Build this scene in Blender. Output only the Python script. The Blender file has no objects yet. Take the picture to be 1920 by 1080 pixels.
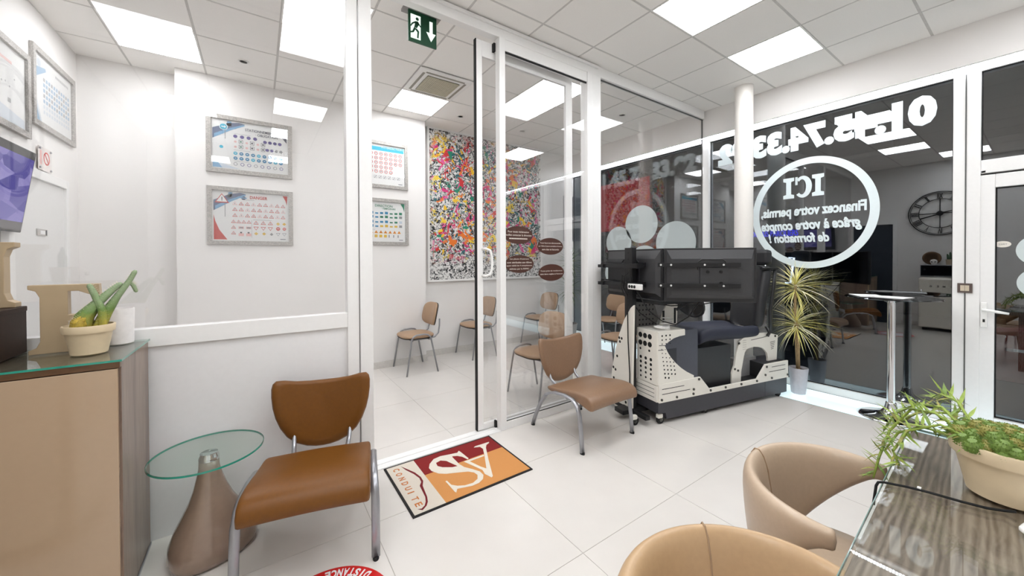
import bpy, bmesh, math, random
from mathutils import Matrix, Vector
random.seed(7)
PI = math.pi
S = bpy.context.scene
COL = S.collection
# ------------------------------------------------------------------ camera
cam_d = bpy.data.cameras.new('camera')
cam = bpy.data.objects.new('camera', cam_d)
COL.objects.link(cam)
_p, _r, _y = 9.249e-3, -4.094e-3, 0.60266
_f = Vector((math.sin(_y)*math.cos(_p), math.cos(_y)*math.cos(_p), -math.sin(_p)))
_rt = Vector((math.cos(_y), -math.sin(_y), 0)); _up = _rt.cross(_f)
_R = math.cos(_r)*_rt + math.sin(_r)*_up
_U = -math.sin(_r)*_rt + math.cos(_r)*_up
cam.matrix_world = Matrix(((_R.x, _U.x, -_f.x, 0), (_R.y, _U.y, -_f.y, 0), (_R.z, _U.z, -_f.z, 1.45), (0, 0, 0, 1)))
cam_d.sensor_width = 36
cam_d.lens = 692.105/1920*36
cam_d.shift_y = -(540-491.446)/1920
cam_d.clip_start = 0.02
S.camera = cam
# ------------------------------------------------------------------ world (night) and exposure
W = bpy.data.worlds.new('night'); S.world = W; W.use_nodes = True
W.node_tree.nodes['Background'].inputs[0].default_value = (0.010, 0.011, 0.016, 1)
W.node_tree.nodes['Background'].inputs[1].default_value = 0.35
S.view_settings.view_transform = 'Standard'
S.view_settings.look = 'None'
S.view_settings.gamma = 1
S.view_settings.use_curve_mapping = False
S.view_settings.exposure = 0.50
PANEL = 11.0       # ceiling panel emission
LED = 26.0        # led strip emission

# ------------------------------------------------------------------ materials
MATS = {}
def lin(c):
    return tuple(((v/255)/12.92 if v/255 <= .04045 else ((v/255+.055)/1.055)**2.4) for v in c)
def M(name, rgb, rough=.5, metal=0, var=.04, scale=40, bump=0, coat=0, emit=0, spec=None, alpha=None):
    if name in MATS: return MATS[name]
    m = bpy.data.materials.new(name); m.use_nodes = True
    nt = m.node_tree; b = nt.nodes['Principled BSDF']; MATS[name] = m
    c = lin(rgb)
    b.inputs['Roughness'].default_value = rough; b.inputs['Metallic'].default_value = metal
    if coat:
        b.inputs['Coat Weight'].default_value = coat; b.inputs['Coat Roughness'].default_value = .06
    if spec is not None: b.inputs['Specular IOR Level'].default_value = spec
    tc = nt.nodes.new('ShaderNodeTexCoord'); n = nt.nodes.new('ShaderNodeTexNoise')
    n.inputs['Scale'].default_value = scale; n.inputs['Detail'].default_value = 3
    nt.links.new(tc.outputs['Object'], n.inputs['Vector'])
    r = nt.nodes.new('ShaderNodeValToRGB')
    r.color_ramp.elements[0].position = .3; r.color_ramp.elements[1].position = .7
    r.color_ramp.elements[0].color = (*[max(0, v*(1-var)) for v in c], 1)
    r.color_ramp.elements[1].color = (*[min(1, v*(1+var)) for v in c], 1)
    nt.links.new(n.outputs['Fac'], r.inputs['Fac']); nt.links.new(r.outputs['Color'], b.inputs['Base Color'])
    if bump:
        bp = nt.nodes.new('ShaderNodeBump'); bp.inputs['Strength'].default_value = bump; bp.inputs['Distance'].default_value = .004
        nt.links.new(n.outputs['Fac'], bp.inputs['Height']); nt.links.new(bp.outputs['Normal'], b.inputs['Normal'])
    if emit:
        b.inputs['Emission Color'].default_value = (*c, 1); b.inputs['Emission Strength'].default_value = emit
    return m
def glass(name, f0=.04, tint=(255, 255, 255), rough=0.0):
    if name in MATS: return MATS[name]
    m = bpy.data.materials.new(name); m.use_nodes = True; MATS[name] = m
    nt = m.node_tree; nt.nodes.clear()
    o = nt.nodes.new('ShaderNodeOutputMaterial'); mx = nt.nodes.new('ShaderNodeMixShader')
    t = nt.nodes.new('ShaderNodeBsdfTransparent'); g = nt.nodes.new('ShaderNodeBsdfGlossy')
    t.inputs[0].default_value = (*lin(tint), 1); g.inputs['Roughness'].default_value = rough
    lw = nt.nodes.new('ShaderNodeLayerWeight'); lw.inputs[0].default_value = .5
    p = nt.nodes.new('ShaderNodeMath'); p.operation = 'POWER'; p.inputs[1].default_value = 5
    k = nt.nodes.new('ShaderNodeMath'); k.operation = 'MULTIPLY_ADD'; k.inputs[1].default_value = 1-f0; k.inputs[2].default_value = f0
    nt.links.new(lw.outputs['Facing'], p.inputs[0]); nt.links.new(p.outputs[0], k.inputs[0])
    nt.links.new(k.outputs[0], mx.inputs[0]); nt.links.new(t.outputs[0], mx.inputs[1]); nt.links.new(g.outputs[0], mx.inputs[2])
    nt.links.new(mx.outputs[0], o.inputs[0])
    return m
def emis(name, rgb, st, dots=None):
    if name in MATS: return MATS[name]
    m = bpy.data.materials.new(name); m.use_nodes = True; MATS[name] = m
    nt = m.node_tree; nt.nodes.clear()
    o = nt.nodes.new('ShaderNodeOutputMaterial'); e = nt.nodes.new('ShaderNodeEmission')
    e.inputs[0].default_value = (*lin(rgb), 1); e.inputs[1].default_value = st
    tc = nt.nodes.new('ShaderNodeTexCoord')
    if dots:
        sp = nt.nodes.new('ShaderNodeSeparateXYZ'); nt.links.new(tc.outputs['Object'], sp.inputs[0])
        a = nt.nodes.new('ShaderNodeMath'); a.operation = 'MULTIPLY'; a.inputs[1].default_value = 2*PI/dots
        s = nt.nodes.new('ShaderNodeMath'); s.operation = 'SINE'
        k = nt.nodes.new('ShaderNodeMath'); k.operation = 'MULTIPLY_ADD'; k.inputs[1].default_value = st*.8; k.inputs[2].default_value = st
        nt.links.new(sp.outputs['Y'], a.inputs[0]); nt.links.new(a.outputs[0], s.inputs[0]); nt.links.new(s.outputs[0], k.inputs[0]); nt.links.new(k.outputs[0], e.inputs[1])
    nt.links.new(e.outputs[0], o.inputs[0])
    return m
def wood(name, a, b, axis='Z', rough=.35, coat=.3, scale=3.0):
    if name in MATS: return MATS[name]
    m = bpy.data.materials.new(name); m.use_nodes = True; MATS[name] = m
    nt = m.node_tree; p = nt.nodes['Principled BSDF']
    p.inputs['Roughness'].default_value = rough; p.inputs['Coat Weight'].default_value = coat
    tc = nt.nodes.new('ShaderNodeTexCoord'); mp = nt.nodes.new('ShaderNodeMapping')
    sc = {'X': (.12, 1, 1), 'Y': (1, .12, 1), 'Z': (1, 1, .08)}[axis]
    mp.inputs['Scale'].default_value = [v*scale for v in sc]
    w = nt.nodes.new('ShaderNodeTexNoise'); w.inputs['Scale'].default_value = 9; w.inputs['Detail'].default_value = 6; w.inputs['Distortion'].default_value = 1.4
    wv = nt.nodes.new('ShaderNodeTexWave'); wv.bands_direction = 'Y' if axis == 'X' else 'X'; wv.inputs['Scale'].default_value = 3.2 if axis == 'X' else 1.2; wv.inputs['Distortion'].default_value = 7; wv.inputs['Detail'].default_value = 3
    ad = nt.nodes.new('ShaderNodeMath'); ad.operation = 'MULTIPLY_ADD'; ad.inputs[1].default_value = .74
    ml = nt.nodes.new('ShaderNodeMath'); ml.operation = 'MULTIPLY'; ml.inputs[1].default_value = .26
    r = nt.nodes.new('ShaderNodeValToRGB'); r.color_ramp.elements[0].position = .3; r.color_ramp.elements[1].position = .75
    r.color_ramp.elements[0].color = (*lin(a), 1); r.color_ramp.elements[1].color = (*lin(b), 1)
    L = nt.links.new
    L(tc.outputs['Object'], mp.inputs[0]); L(mp.outputs[0], w.inputs['Vector']); L(mp.outputs[0], wv.inputs['Vector'])
    L(wv.outputs['Fac'], ml.inputs[0]); L(w.outputs['Fac'], ad.inputs[0]); L(ml.outputs[0], ad.inputs[2]); L(ad.outputs[0], r.inputs[0]); L(r.outputs[0], p.inputs['Base Color'])
    return m

WHITE = M('white_paint', (236, 234, 231), .55, var=.012, scale=3)
WALLB = M('wall_white', (234, 231, 228), .6, var=.012, scale=2, bump=.02)
CEILT = M('ceiling_tile_white', (244, 241, 237), .85, var=.02, scale=160, bump=.08)
CEILG = M('ceiling_grid', (206, 203, 199), .7)
ALU = M('white_aluminium', (240, 239, 237), .28, var=.01, coat=.2)
TILE = M('floor_porcelain', (219, 214, 208), .16, var=.012, scale=6, spec=.45)
GROUT = M('grout', (184, 178, 171), .8)
BLACKM = M('black_metal', (22, 22, 24), .42, .1)
BLACKP = M('black_plastic', (34, 34, 36), .38)
DGREY = M('dark_grey_steel', (66, 66, 72), .4, .15)
CHROME = M('chrome', (225, 226, 228), .07, 1.0, var=.01)
SILVER = M('silver_paint', (170, 171, 176), .32, .75, var=.02)
WPLATE = M('cream_white_plate', (236, 232, 222), .4, var=.01)
RUBBER = M('rubber', (20, 20, 20), .8)
GL_PART = glass('partition_glass', .075)
GL_WIN = glass('window_glass', .15, (226, 232, 236))
GL_TOP = glass('table_glass', .032, (247, 253, 250))
GL_POST = glass('poster_glass', .045)
GEDGE = M('green_glass_edge', (40, 150, 128), .08, var=.05, coat=.5)

# ------------------------------------------------------------------ mesh builder
class MB:
    def __init__(s): s.v = []; s.f = []
    def add(s, vs, fs):
        o = len(s.v); s.v += [tuple(v) for v in vs]; s.f += [tuple(i+o for i in f) for f in fs]; return s
    def box(s, a, b, m=None):
        x0, y0, z0 = a; x1, y1, z1 = b
        vs = [(x0, y0, z0), (x1, y0, z0), (x1, y1, z0), (x0, y1, z0), (x0, y0, z1), (x1, y0, z1), (x1, y1, z1), (x0, y1, z1)]
        if m: vs = [m @ Vector(v) for v in vs]
        return s.add(vs, [(3, 2, 1, 0), (4, 5, 6, 7), (0, 1, 5, 4), (1, 2, 6, 5), (2, 3, 7, 6), (3, 0, 4, 7)])
    def prism(s, poly, t0, t1, axes='xz', m=None):
        """poly in the plane of the two axes, extruded along the third from t0 to t1"""
        n = len(poly); A = 'xyz'; k = [A.index(c) for c in axes]; o = 3-k[0]-k[1]
        vs = []
        for t in (t0, t1):
            for p in poly:
                q = [0, 0, 0]; q[k[0]] = p[0]; q[k[1]] = p[1]; q[o] = t
                vs.append(m @ Vector(q) if m else q)
        fs = [tuple(range(n)), tuple(range(2*n-1, n-1, -1))]
        fs += [(i, (i+1) % n, n+(i+1) % n, n+i) for i in range(n)]
        return s.add(vs, fs)
    def poly(s, pts, z=0):
        return s.add([(x, y, z) for x, y in pts], [tuple(range(len(pts)))])
    def tube(s, path, r, n=8, cap=True, flat=1.0):
        P = [Vector(p) for p in path]; R = r if isinstance(r, (list, tuple)) else [r]*len(P)
        vs = []; prev = None
        for i, p in enumerate(P):
            d = (P[min(i+1, len(P)-1)]-P[max(i-1, 0)]).normalized()
            if prev is None:
                a = Vector((0, 0, 1)) if abs(d.z) < .9 else Vector((1, 0, 0))
                x = d.cross(a).normalized()
            else:
                x = (prev-d*prev.dot(d)).normalized()
            prev = x; y = d.cross(x)
            for k in range(n):
                a = 2*PI*k/n; vs.append(p+x*math.cos(a)*R[i]*flat+y*math.sin(a)*R[i])
        fs = []
        for i in range(len(P)-1):
            for k in range(n):
                fs.append((i*n+k, i*n+(k+1) % n, (i+1)*n+(k+1) % n, (i+1)*n+k))
        if cap:
            fs.append(tuple(range(n-1, -1, -1))); fs.append(tuple((len(P)-1)*n+k for k in range(n)))
        return s.add(vs, fs)
    def lathe(s, prof, n=32, c=(0, 0, 0), sx=1, sy=1, m=None):
        vs = []; fs = []
        for r, z in prof:
            for k in range(n):
                a = 2*PI*k/n; v = Vector((c[0]+r*math.cos(a)*sx, c[1]+r*math.sin(a)*sy, c[2]+z)); vs.append(m @ v if m else v)
        for i in range(len(prof)-1):
            for k in range(n): fs.append((i*n+k, i*n+(k+1) % n, (i+1)*n+(k+1) % n, (i+1)*n+k))
        if prof[0][0] > 1e-6: fs.append(tuple(range(n-1, -1, -1)))
        if prof[-1][0] > 1e-6: fs.append(tuple((len(prof)-1)*n+k for k in range(n)))
        return s.add(vs, fs)
    def grid(s, fn, nu, nv, closed_u=False):
        vs = [fn(i, j) for j in range(nv) for i in range(nu)]
        fs = [(j*nu+i, j*nu+(i+1) % nu, (j+1)*nu+(i+1) % nu, (j+1)*nu+i) for j in range(nv-1) for i in range(nu if closed_u else nu-1)]
        return s.add(vs, fs)
    def mesh(s, name):
        me = bpy.data.meshes.new(name); me.from_pydata(s.v, [], s.f)
        bm = bmesh.new(); bm.from_mesh(me); bmesh.ops.remove_doubles(bm, verts=bm.verts, dist=1e-6)
        bmesh.ops.recalc_face_normals(bm, faces=bm.faces); bm.to_mesh(me); bm.free(); return me
    def build(s, name, mat, parent=None, smooth=False, bevel=0, sub=0, solid=0):
        return link(name, s.mesh(name), mat, parent, smooth, bevel, sub, solid)
def link(name, me, mat, parent=None, smooth=False, bevel=0, sub=0, solid=0):
    o = bpy.data.objects.new(name, me); COL.objects.link(o)
    if mat and not me.materials: me.materials.append(mat)
    if parent: o.parent = parent
    if smooth:
        for p in me.polygons: p.use_smooth = True
        if smooth != 'all': me.set_sharp_from_angle(angle=math.radians(40))
    if solid:
        md = o.modifiers.new('solid', 'SOLIDIFY'); md.thickness = solid; md.offset = 0
    if bevel:
        md = o.modifiers.new('bevel', 'BEVEL'); md.width = bevel; md.segments = 2; md.limit_method = 'ANGLE'; md.angle_limit = math.radians(40)
    if sub:
        md = o.modifiers.new('sub', 'SUBSURF'); md.levels = sub; md.render_levels = sub
    return o
def B(a, b): return MB().box(a, b)
def tag(o, label, cat=None, group=None, kind=None):
    o['label'] = label
    if cat: o['category'] = cat
    if group: o['group'] = group
    if kind: o['kind'] = kind
    return o
def thing(name, label, cat, loc=(0, 0, 0), rz=0, group=None, kind=None):
    o = bpy.data.objects.new(name, None); COL.objects.link(o); o.empty_display_size = .1
    o.location = loc; o.rotation_euler = (0, 0, rz)
    return tag(o, label, cat, group, kind)
def dup(root, loc, rz, label=None):
    r = root.copy(); COL.objects.link(r); r.location = loc; r.rotation_euler = (0, 0, rz)
    if label: r['label'] = label
    def rec(src, dst):
        for ch in [c for c in COL.objects if c.parent == src]:
            c = ch.copy(); COL.objects.link(c); c.parent = dst; rec(ch, c)
    rec(root, r)
    return r
def ell(cx, cy, rx, ry=None, n=24, a0=0, a1=2*PI):
    ry = ry or rx
    return [(cx+rx*math.cos(a0+(a1-a0)*k/n), cy+ry*math.sin(a0+(a1-a0)*k/n)) for k in range(n)]
def frame_m(o, x, y):
    x = Vector(x); y = Vector(y); z = x.cross(y); o = Vector(o)
    return Matrix(((x.x, y.x, z.x, o.x), (x.y, y.y, z.y, o.y), (x.z, y.z, z.z, o.z), (0, 0, 0, 1)))
def text_mesh(txt, w=None, h=None, bold=.0, shear=0, depth=.002, spacing=1.0, align='CENTER'):
    """flat lettering as a mesh, lower-left at the origin, scaled to the box w x h"""
    cu = bpy.data.curves.new('t', 'FONT'); cu.body = txt; cu.offset = bold; cu.shear = shear; cu.extrude = .01
    cu.space_character = spacing; cu.align_x = align; cu.resolution_u = 3
    ob = bpy.data.objects.new('t', cu); COL.objects.link(ob)
    bpy.context.view_layer.update()
    me = bpy.data.meshes.new_from_object(ob.evaluated_get(bpy.context.evaluated_depsgraph_get()))
    bpy.data.objects.remove(ob); bpy.data.curves.remove(cu)
    xs = [v.co.x for v in me.vertices]; ys = [v.co.y for v in me.vertices]
    x0, x1, y0, y1 = min(xs), max(xs), min(ys), max(ys)
    sx = w/(x1-x0) if w else None; sy = h/(y1-y0) if h else None
    sx = sx or sy; sy = sy or sx
    for v in me.vertices:
        v.co = ((v.co.x-x0)*sx, (v.co.y-y0)*sy, depth*(1 if v.co.z > 0 else 0))
    me.materials.clear()
    return me
def lettering(name, txt, m, mat, parent=None, **k):
    me = text_mesh(txt, **k); me.name = name; me.transform(m)
    return link(name, me, mat, parent)

# ================================================================== SETTING
XL, XG, XB, YW, YP, YN, ZC = -1.40, 5.04, 4.917, 5.22, 2.60, -2.6, 3.40
def clip_tiles(x0, x1, y0, y1, ox, oy, st, gap, z0, z1, name, mat, parent, skip=(), bev=0, limit=None):
    cache = {}
    i0 = math.floor((x0-ox)/st); j0 = math.floor((y0-oy)/st)
    for i in range(i0, math.ceil((x1-ox)/st)):
        for j in range(j0, math.ceil((y1-oy)/st)):
            if (i, j) in skip: continue
            a0 = max(x0, ox+i*st+gap/2); a1 = min(x1, ox+(i+1)*st-gap/2)
            b0 = max(y0, oy+j*st+gap/2); b1 = min(y1, oy+(j+1)*st-gap/2)
            if a1-a0 < .02 or b1-b0 < .02: continue
            key = (round(a1-a0, 4), round(b1-b0, 4))
            if key not in cache:
                cache[key] = B((0, 0, z0), (key[0], key[1], z1)).mesh(name)
            o = link(name, cache[key], mat, parent, bevel=bev); o.location = (a0, b0, 0)
fl = B((XL-.1, YN-.1, -.03), (4.49, YW+.1, -.002)).build('floor', GROUT)
tag(fl, 'white polished porcelain tile floor running through both rooms', kind='structure')
clip_tiles(XL, 4.49, YN, YW, 1.305, 1.29, .80, .003, -.002, 0, 'floor_tile', TILE, fl)
gs = B((4.49, YN, -.03), (5.0, YW, -.002)).build('trim_1', M('pale_glass_step', (240, 250, 252), .06, var=.01, coat=1))
tag(gs, 'pale blue-white glass floor strip along the shop window', kind='structure')
B((4.50, YN+.01, -.002), (4.985, YW-.01, .0)).build('backlit_panel', M('backlit_glass', (222, 244, 250), .08, var=.01, emit=.62, coat=.5), gs)
B((4.485, YN, -.03), (4.492, YW, .0)).build('edge_profile', M('teal_edge', (110, 160, 158), .3), gs)
# ceiling
GX, GY, GS = 1.97, 1.79, .60
lights = [(-5, 4), (-3, 2), (-1, 4), (1, 2),              # training room
          (-3, -1), (-1, -1), (1, -1), (3, -1), (-5, -2), (-3, -4), (3, -4), (-5, -5), (0, -4)]
ACC = (-1, 3)
ce = B((XL-.1, YN-.1, ZC+.003), (XB+.2, YW+.1, ZC+.05)).build('ceiling', CEILG)
tag(ce, 'suspended ceiling of square pale mineral tiles in a grid', kind='structure')
clip_tiles(XL, XB, YN, YW, GX, GY, GS, .018, ZC, ZC+.003, 'ceiling_tile', CEILT, ce, skip=set(lights+[ACC]))
# walls
w = B((XL-.12, YN, 0), (XL, YW, ZC)).build('wall_left', WALLB); tag(w, 'plain white side wall with framed posters and doors', kind='structure')
w = B((XL, YW, 0), (5.3, YW+.12, ZC)).build('wall_back', WALLB); tag(w, 'white end wall behind the colourful painting', kind='structure')
w = B((-.68, 5.02, 0), (1.965, YW, ZC)).build('wall_pier', WALLB); tag(w, 'broad white wall pier carrying four framed posters', kind='structure')
w = B((XL, YN-.12, 0), (5.3, YN, ZC)).build('wall_near', WALLB); tag(w, 'plain white wall closing the office end', kind='structure')
w = B((XB, YN, 3.06), (5.3, YW, ZC)).build('wall_front', WALLB); tag(w, 'white bulkhead wall above the shop windows', kind='structure')
BASEB = M('baseboard_tile', (214, 210, 204), .25)
for nm, a, b in (('baseboard_pier', (-.69, 5.008, 0), (1.977, 5.02, .09)), ('baseboard_back', (1.965, 5.208, 0), (5.0, 5.22, .09)), ('baseboard_recess', (XL, 5.208, 0), (-.68, 5.22, .09)), ('baseboard_left', (XL, YN, 0), (XL+.012, 1.8, .09))):
    tag(B(a, b).build(nm, BASEB), 'pale grey tiled skirting along the foot of the wall', kind='structure')
# ceiling panel lights
LLAB = ['luminous ceiling panel close to the side wall of the training room', 'luminous training room ceiling panel nearest the fixed left glazing', 'luminous ceiling panel touching the air conditioner', 'luminous ceiling panel above the visitor chairs by the sliding door pane',
        'luminous office ceiling panel in front of the side table', 'luminous office ceiling panel in front of the door mat', 'luminous office ceiling panel in front of the taupe low chair', 'luminous office ceiling panel next to the round column',
        'luminous office ceiling panel close to the wall clock', 'luminous ceiling panel over the free floor behind the tub chairs', 'luminous ceiling panel near the entrance door', 'luminous ceiling panel in the far office corner by the side wall', 'luminous ceiling panel above the desk end']
for k, (i, j) in enumerate(lights):
    x, y = GX+i*GS, GY+j*GS
    where = 'training room' if y > YP else 'office'
    t = thing('ceiling_light', LLAB[k], 'light', (x+.3, y+.3, ZC), 0, 'ceiling light panels in the %s' % where)
    f = MB()
    for a, b in (((-.299, -.299), (.299, -.287)), ((-.299, .287), (.299, .299)), ((-.299, -.287), (-.287, .287)), ((.287, -.287), (.299, .287))):
        f.box((*a, -.002), (*b, .003))
    f.build('frame', WHITE, t)
    B((-.287, -.287, .0005), (.287, .287, .003)).build('diffuser', emis('panel_light', (250, 252, 255), PANEL), t)
SLAB = ['small round ceiling spot between the two training room panels before the poster pier', 'small round ceiling spot in front of the splatter painting', 'small round ceiling spot above the chair row below the painting edge', 'small round ceiling spot beside the panel that touches the air conditioner', 'small round office ceiling spot above the cabinet letters', 'small round ceiling spot over the frameless pane']
for n, (x, y) in enumerate(((-.10, 4.50), (2.30, 4.57), (3.35, 4.57), (.9, 4.62), (-.8, 2.2), (4.1, 3.3))):
    t = thing('downlight', SLAB[n], 'light', (x, y, ZC), 0, 'small ceiling spots')
    MB().lathe([(.045, -.004), (.045, .0), (.032, .0), (.032, -.004)], 20).build('ring', WHITE, t, True)
    MB().lathe([(.031, -.0025), (.0001, -.0025)], 16).build('bulb', emis('spot_light', (255, 250, 240), 3), t)
# air conditioner cassette
x, y = GX+ACC[0]*GS+.3, GY+ACC[1]*GS+.3
t = thing('air_conditioner', 'square white ceiling cassette air conditioner with beige grille', 'air conditioner', (x, y, ZC))
MB().box((-.299, -.299, -.02), (.299, .299, .0)).build('panel', WHITE, t, bevel=.01)
GR = M('beige_grille', (196, 190, 168), .6); GD = M('grille_dark', (128, 122, 104), .8)
B((-.18, -.18, -.026), (.18, .18, -.02)).build('filter', GD, t)
g = MB()
for k in range(19):
    c = -.18+.02*k; g.box((c-.005, -.185, -.030), (c+.005, .185, -.026)); g.box((-.185, c-.005, -.031), (.185, c+.005, -.027))
g.build('grille', GR, t)
for a, b in (((-.22, -.25), (.22, -.225)), ((-.22, .225), (.22, .25)), ((-.25, -.22), (-.225, .22)), ((.225, -.22), (.25, .22))):
    B((*a, -.0225), (*b, -.019)).build('air_slot', M('slot_grey', (150, 146, 136), .7), t)
# exit sign
t = thing('exit_sign', 'green emergency exit sign with running figure and down arrow', 'sign', (1.085, 2.81, ZC))
B((-.15, -.06, -.02), (.15, .06, 0)).build('ceiling_plate', M('sign_plate_grey', (150, 148, 146), .4, .4), t)
B((-.115, -.006, -.26), (.115, .006, -.02)).build('board', M('exit_green', (14, 72, 46), .4), t)
WH = emis('sign_white', (235, 255, 240), .9)
m = frame_m((0, -.0075, -.14), (1, 0, 0), (0, 0, 1))
f = MB(); f.v = []
def flat(polys, name, mat, parent, m, z=0):
    q = MB()
    for p in polys: q.add([m @ Vector((a, b, z)) for a, b in p], [tuple(range(len(p)))])
    return q.build(name, mat, parent)
flat([[(-.098, -.095), (-.018, -.095), (-.018, .09), (-.098, .09)], [(.055, .08), (.055, -.01), (.028, -.01), (.068, -.08), (.108, -.01), (.082, -.01), (.082, .08)]], 'pictogram', WH, t, m)
flat([ell(-.045, .062, .013, n=12), [(-.06, .042), (-.04, .046), (-.032, .02), (-.05, -.012), (-.07, -.005)], [(-.05, -.012), (-.03, -.03), (-.035, -.085), (-.048, -.085), (-.045, -.04), (-.065, -.02)], [(-.07, -.005), (-.055, -.012), (-.075, -.05), (-.105, -.062), (-.108, -.05), (-.085, -.04)], [(-.04, .046), (-.015, .012), (-.02, .005), (-.045, .03)], [(-.06, .042), (-.09, .02), (-.102, -.005), (-.094, -.008), (-.08, .014), (-.056, .03)]], 'running_figure', M('exit_green', (14, 72, 46)), t, m, .0006)

# ------------------------------------------------------------------ glass partition
wp = thing('wall_partition', 'white framed glass partition between office and training room', None, (0, YP, 0), kind='structure')
B((XL, .015, 0), (.48, .055, 1.005)).build('lower_panel', M('panel_white', (232, 231, 231), .4, var=.01), wp)
B((XL, 0, 1.005), (.48, .07, 1.10)).build('rail', ALU, wp, bevel=.003)
B((XL, .028, 1.10), (.48, .038, 3.30)).build('pane', GL_PART, wp)
B((XL, 0, 3.295), (4.9, .07, 3.40)).build('header', ALU, wp, bevel=.003)
B((.64, -.02, 3.365), (2.85, 0, 3.39)).build('header_cover', ALU, wp, bevel=.003)
B((.48, -.002, 0), (.553, .075, 3.30)).build('post', ALU, wp, bevel=.004)
B((.557, -.012, 0), (.64, .09, 3.30)).build('post', ALU, wp, bevel=.004)
B((1.667, -.006, 0), (1.725, .06, 3.30)).build('post', ALU, wp, bevel=.004)
B((2.70, -.006, 0), (2.775, .09, 3.30)).build('post', ALU, wp, bevel=.004)
B((2.779, 0, 0), (2.899, .075, 3.30)).build('post', ALU, wp, bevel=.004)
B((1.725, 0, 0), (2.70, .05, .065)).build('bottom_rail', ALU, wp, bevel=.003)
B((1.725, 0, 3.20), (2.70, .05, 3.295)).build('top_rail', ALU, wp, bevel=.003)
B((1.725, .008, 3.185), (2.70, .014, 3.20)).build('gasket', RUBBER, wp)
B((1.725, .008, .065), (2.70, .014, .072)).build('gasket', M('gasket_grey', (90, 90, 88), .6), wp)
B((1.725, .02, .065), (2.70, .03, 3.20)).build('pane', GL_PART, wp)
B((2.899, .03, .0), (4.93, .04, 3.295)).build('pane', GL_PART, wp)
B((2.899, .026, 3.288), (4.93, .044, 3.295)).build('gasket', M('gasket_grey', (90, 90, 88), .6), wp)
B((4.90, .028, 0), (4.908, .042, 3.295)).build('glass_edge', M('gasket_grey', (90, 90, 88), .6), wp)
B((.64, -.005, 0), (1.667, .12, .008)).build('threshold', ALU, wp)
B((.64, .05, 0), (1.667, .058, .014)).build('threshold_track', ALU, wp)
sd = thing('door_1', 'white framed sliding glass door leaf pushed open behind its fixed pane', None, (0, 2.685, 0), kind='structure')
B((1.497, 0, .015), (1.553, .03, 3.27)).build('stile', ALU, sd, bevel=.003)
B((2.495, 0, .015), (2.58, .03, 3.27)).build('stile', ALU, sd, bevel=.003)
B((1.553, 0, .015), (2.495, .03, .06)).build('bottom_rail', ALU, sd)
B((1.553, 0, 3.14), (2.495, .03, 3.27)).build('top_rail', ALU, sd)
B((1.553, .010, .06), (2.495, .018, 3.14)).build('pane', GL_PART, sd)
B((1.490, -.002, .015), (1.497, .032, 3.27)).build('gasket', RUBBER, sd)
B((1.655, -.03, .01), (1.667, .0, .07)).build('guide', RUBBER, sd); B((1.65, -.03, 3.2), (1.667, .0, 3.27)).build('guide', RUBBER, sd)
MB().tube([(1.545, 0, 1.53), (1.56, -.03, 1.535), (1.60, -.04, 1.52), (1.615, -.04, 1.46), (1.618, -.04, 1.42), (1.615, -.04, 1.36), (1.60, -.04, 1.32), (1.56, -.03, 1.305), (1.545, 0, 1.31)], .011, 10).build('handle', M('white_plastic', (242, 241, 238), .25), sd, 'all')
# oval stickers on the partition glass
OVB = M('sticker_brown', (72, 40, 30), .45, var=.02); OVT = M('sticker_text', (236, 226, 214), .5)
for (cx, cz, lines, lab) in ((1.872, 1.655, ('Pour toute réclamation', 'veuillez contacter la direction', ''), 'brown oval glass sticker with three lines, above another oval beside the door'),
                             (1.882, 1.403, ("Les places d'examens", 'sont attribuées aux élèves', 'ayant validé les 4 compétences', 'définies par le REMC.'), 'brown oval glass sticker with four lines of white text'),
                             (2.236, 1.563, ('Toute leçon non décommandée', "par l'élève 2 jours ouvrables à l'avance", 'sera due et facturée'), 'brown oval glass sticker with three white lines, near the training room palm'),
                             (2.248, 1.320, ('Toute prise de rendez-vous', "doit être réglée à l'avance"), 'brown oval glass sticker with two lines of white text')):
    t = thing('oval_sticker', lab, 'sticker', (cx, YP+.019, cz))
    MB().prism(ell(0, 0, .155, .078, 40), 0, -.001, 'xz').build('backing', OVB, t)
    n = len(lines); hh = .0155
    for k, l in enumerate(lines):
        if not l:
            for q_ in range(14): B((-.098+.014*q_, -.0016, -.036), (-.098+.014*q_+.010, -.0012, -.026)).build('text_mark', OVT, t)
            continue
        zc = (n-1)/2*.029-k*.029
        wd = min(2*.142*math.sqrt(max(.1, 1-((abs(zc)+.008)/.078)**2)), len(l)*.0102)
        lettering('text_line', l, frame_m((-wd/2, -.0012, zc-hh/2), (1, 0, 0), (0, 0, 1)), OVT, t, w=wd, h=hh, bold=0, depth=.0004)

# ------------------------------------------------------------------ shop front
def shop_window(n, y0, y1, z0, z1, label):
    t = thing('window_%d' % n, label, None, (XG, 0, 0), kind='structure')
    B((-.04, y0-.02, 0), (.05, y1+.02, z0)).build('window_sill', ALU, t)
    B((-.04, y0-.02, z1), (.05, y1+.02, 3.06)).build('head_rail', ALU, t)
    B((-.006, y0, z0), (.006, y1, z1)).build('pane', GL_WIN, t)
    g = MB()
    for a, b in (((y0, z0), (y1, z0+.008)), ((y0, z1-.008), (y1, z1)), ((y0, z0), (y0+.008, z1)), ((y1-.008, z0), (y1, z1))):
        g.box((-.012, a[0], a[1]), (-.006, b[0], b[1]))
    g.build('gasket', RUBBER, t)
    return t
shop_window(1, .475, 2.585, .075, 3.006, 'large dark shop window pane with telephone number and ring lettering')
shop_window(2, 2.68, 5.20, .075, 3.006, 'dark shop window of the training room with pale discs')
shop_window(3, -2.55, -.80, .075, 3.006, 'plain dark shop window beyond the entrance door')
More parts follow.
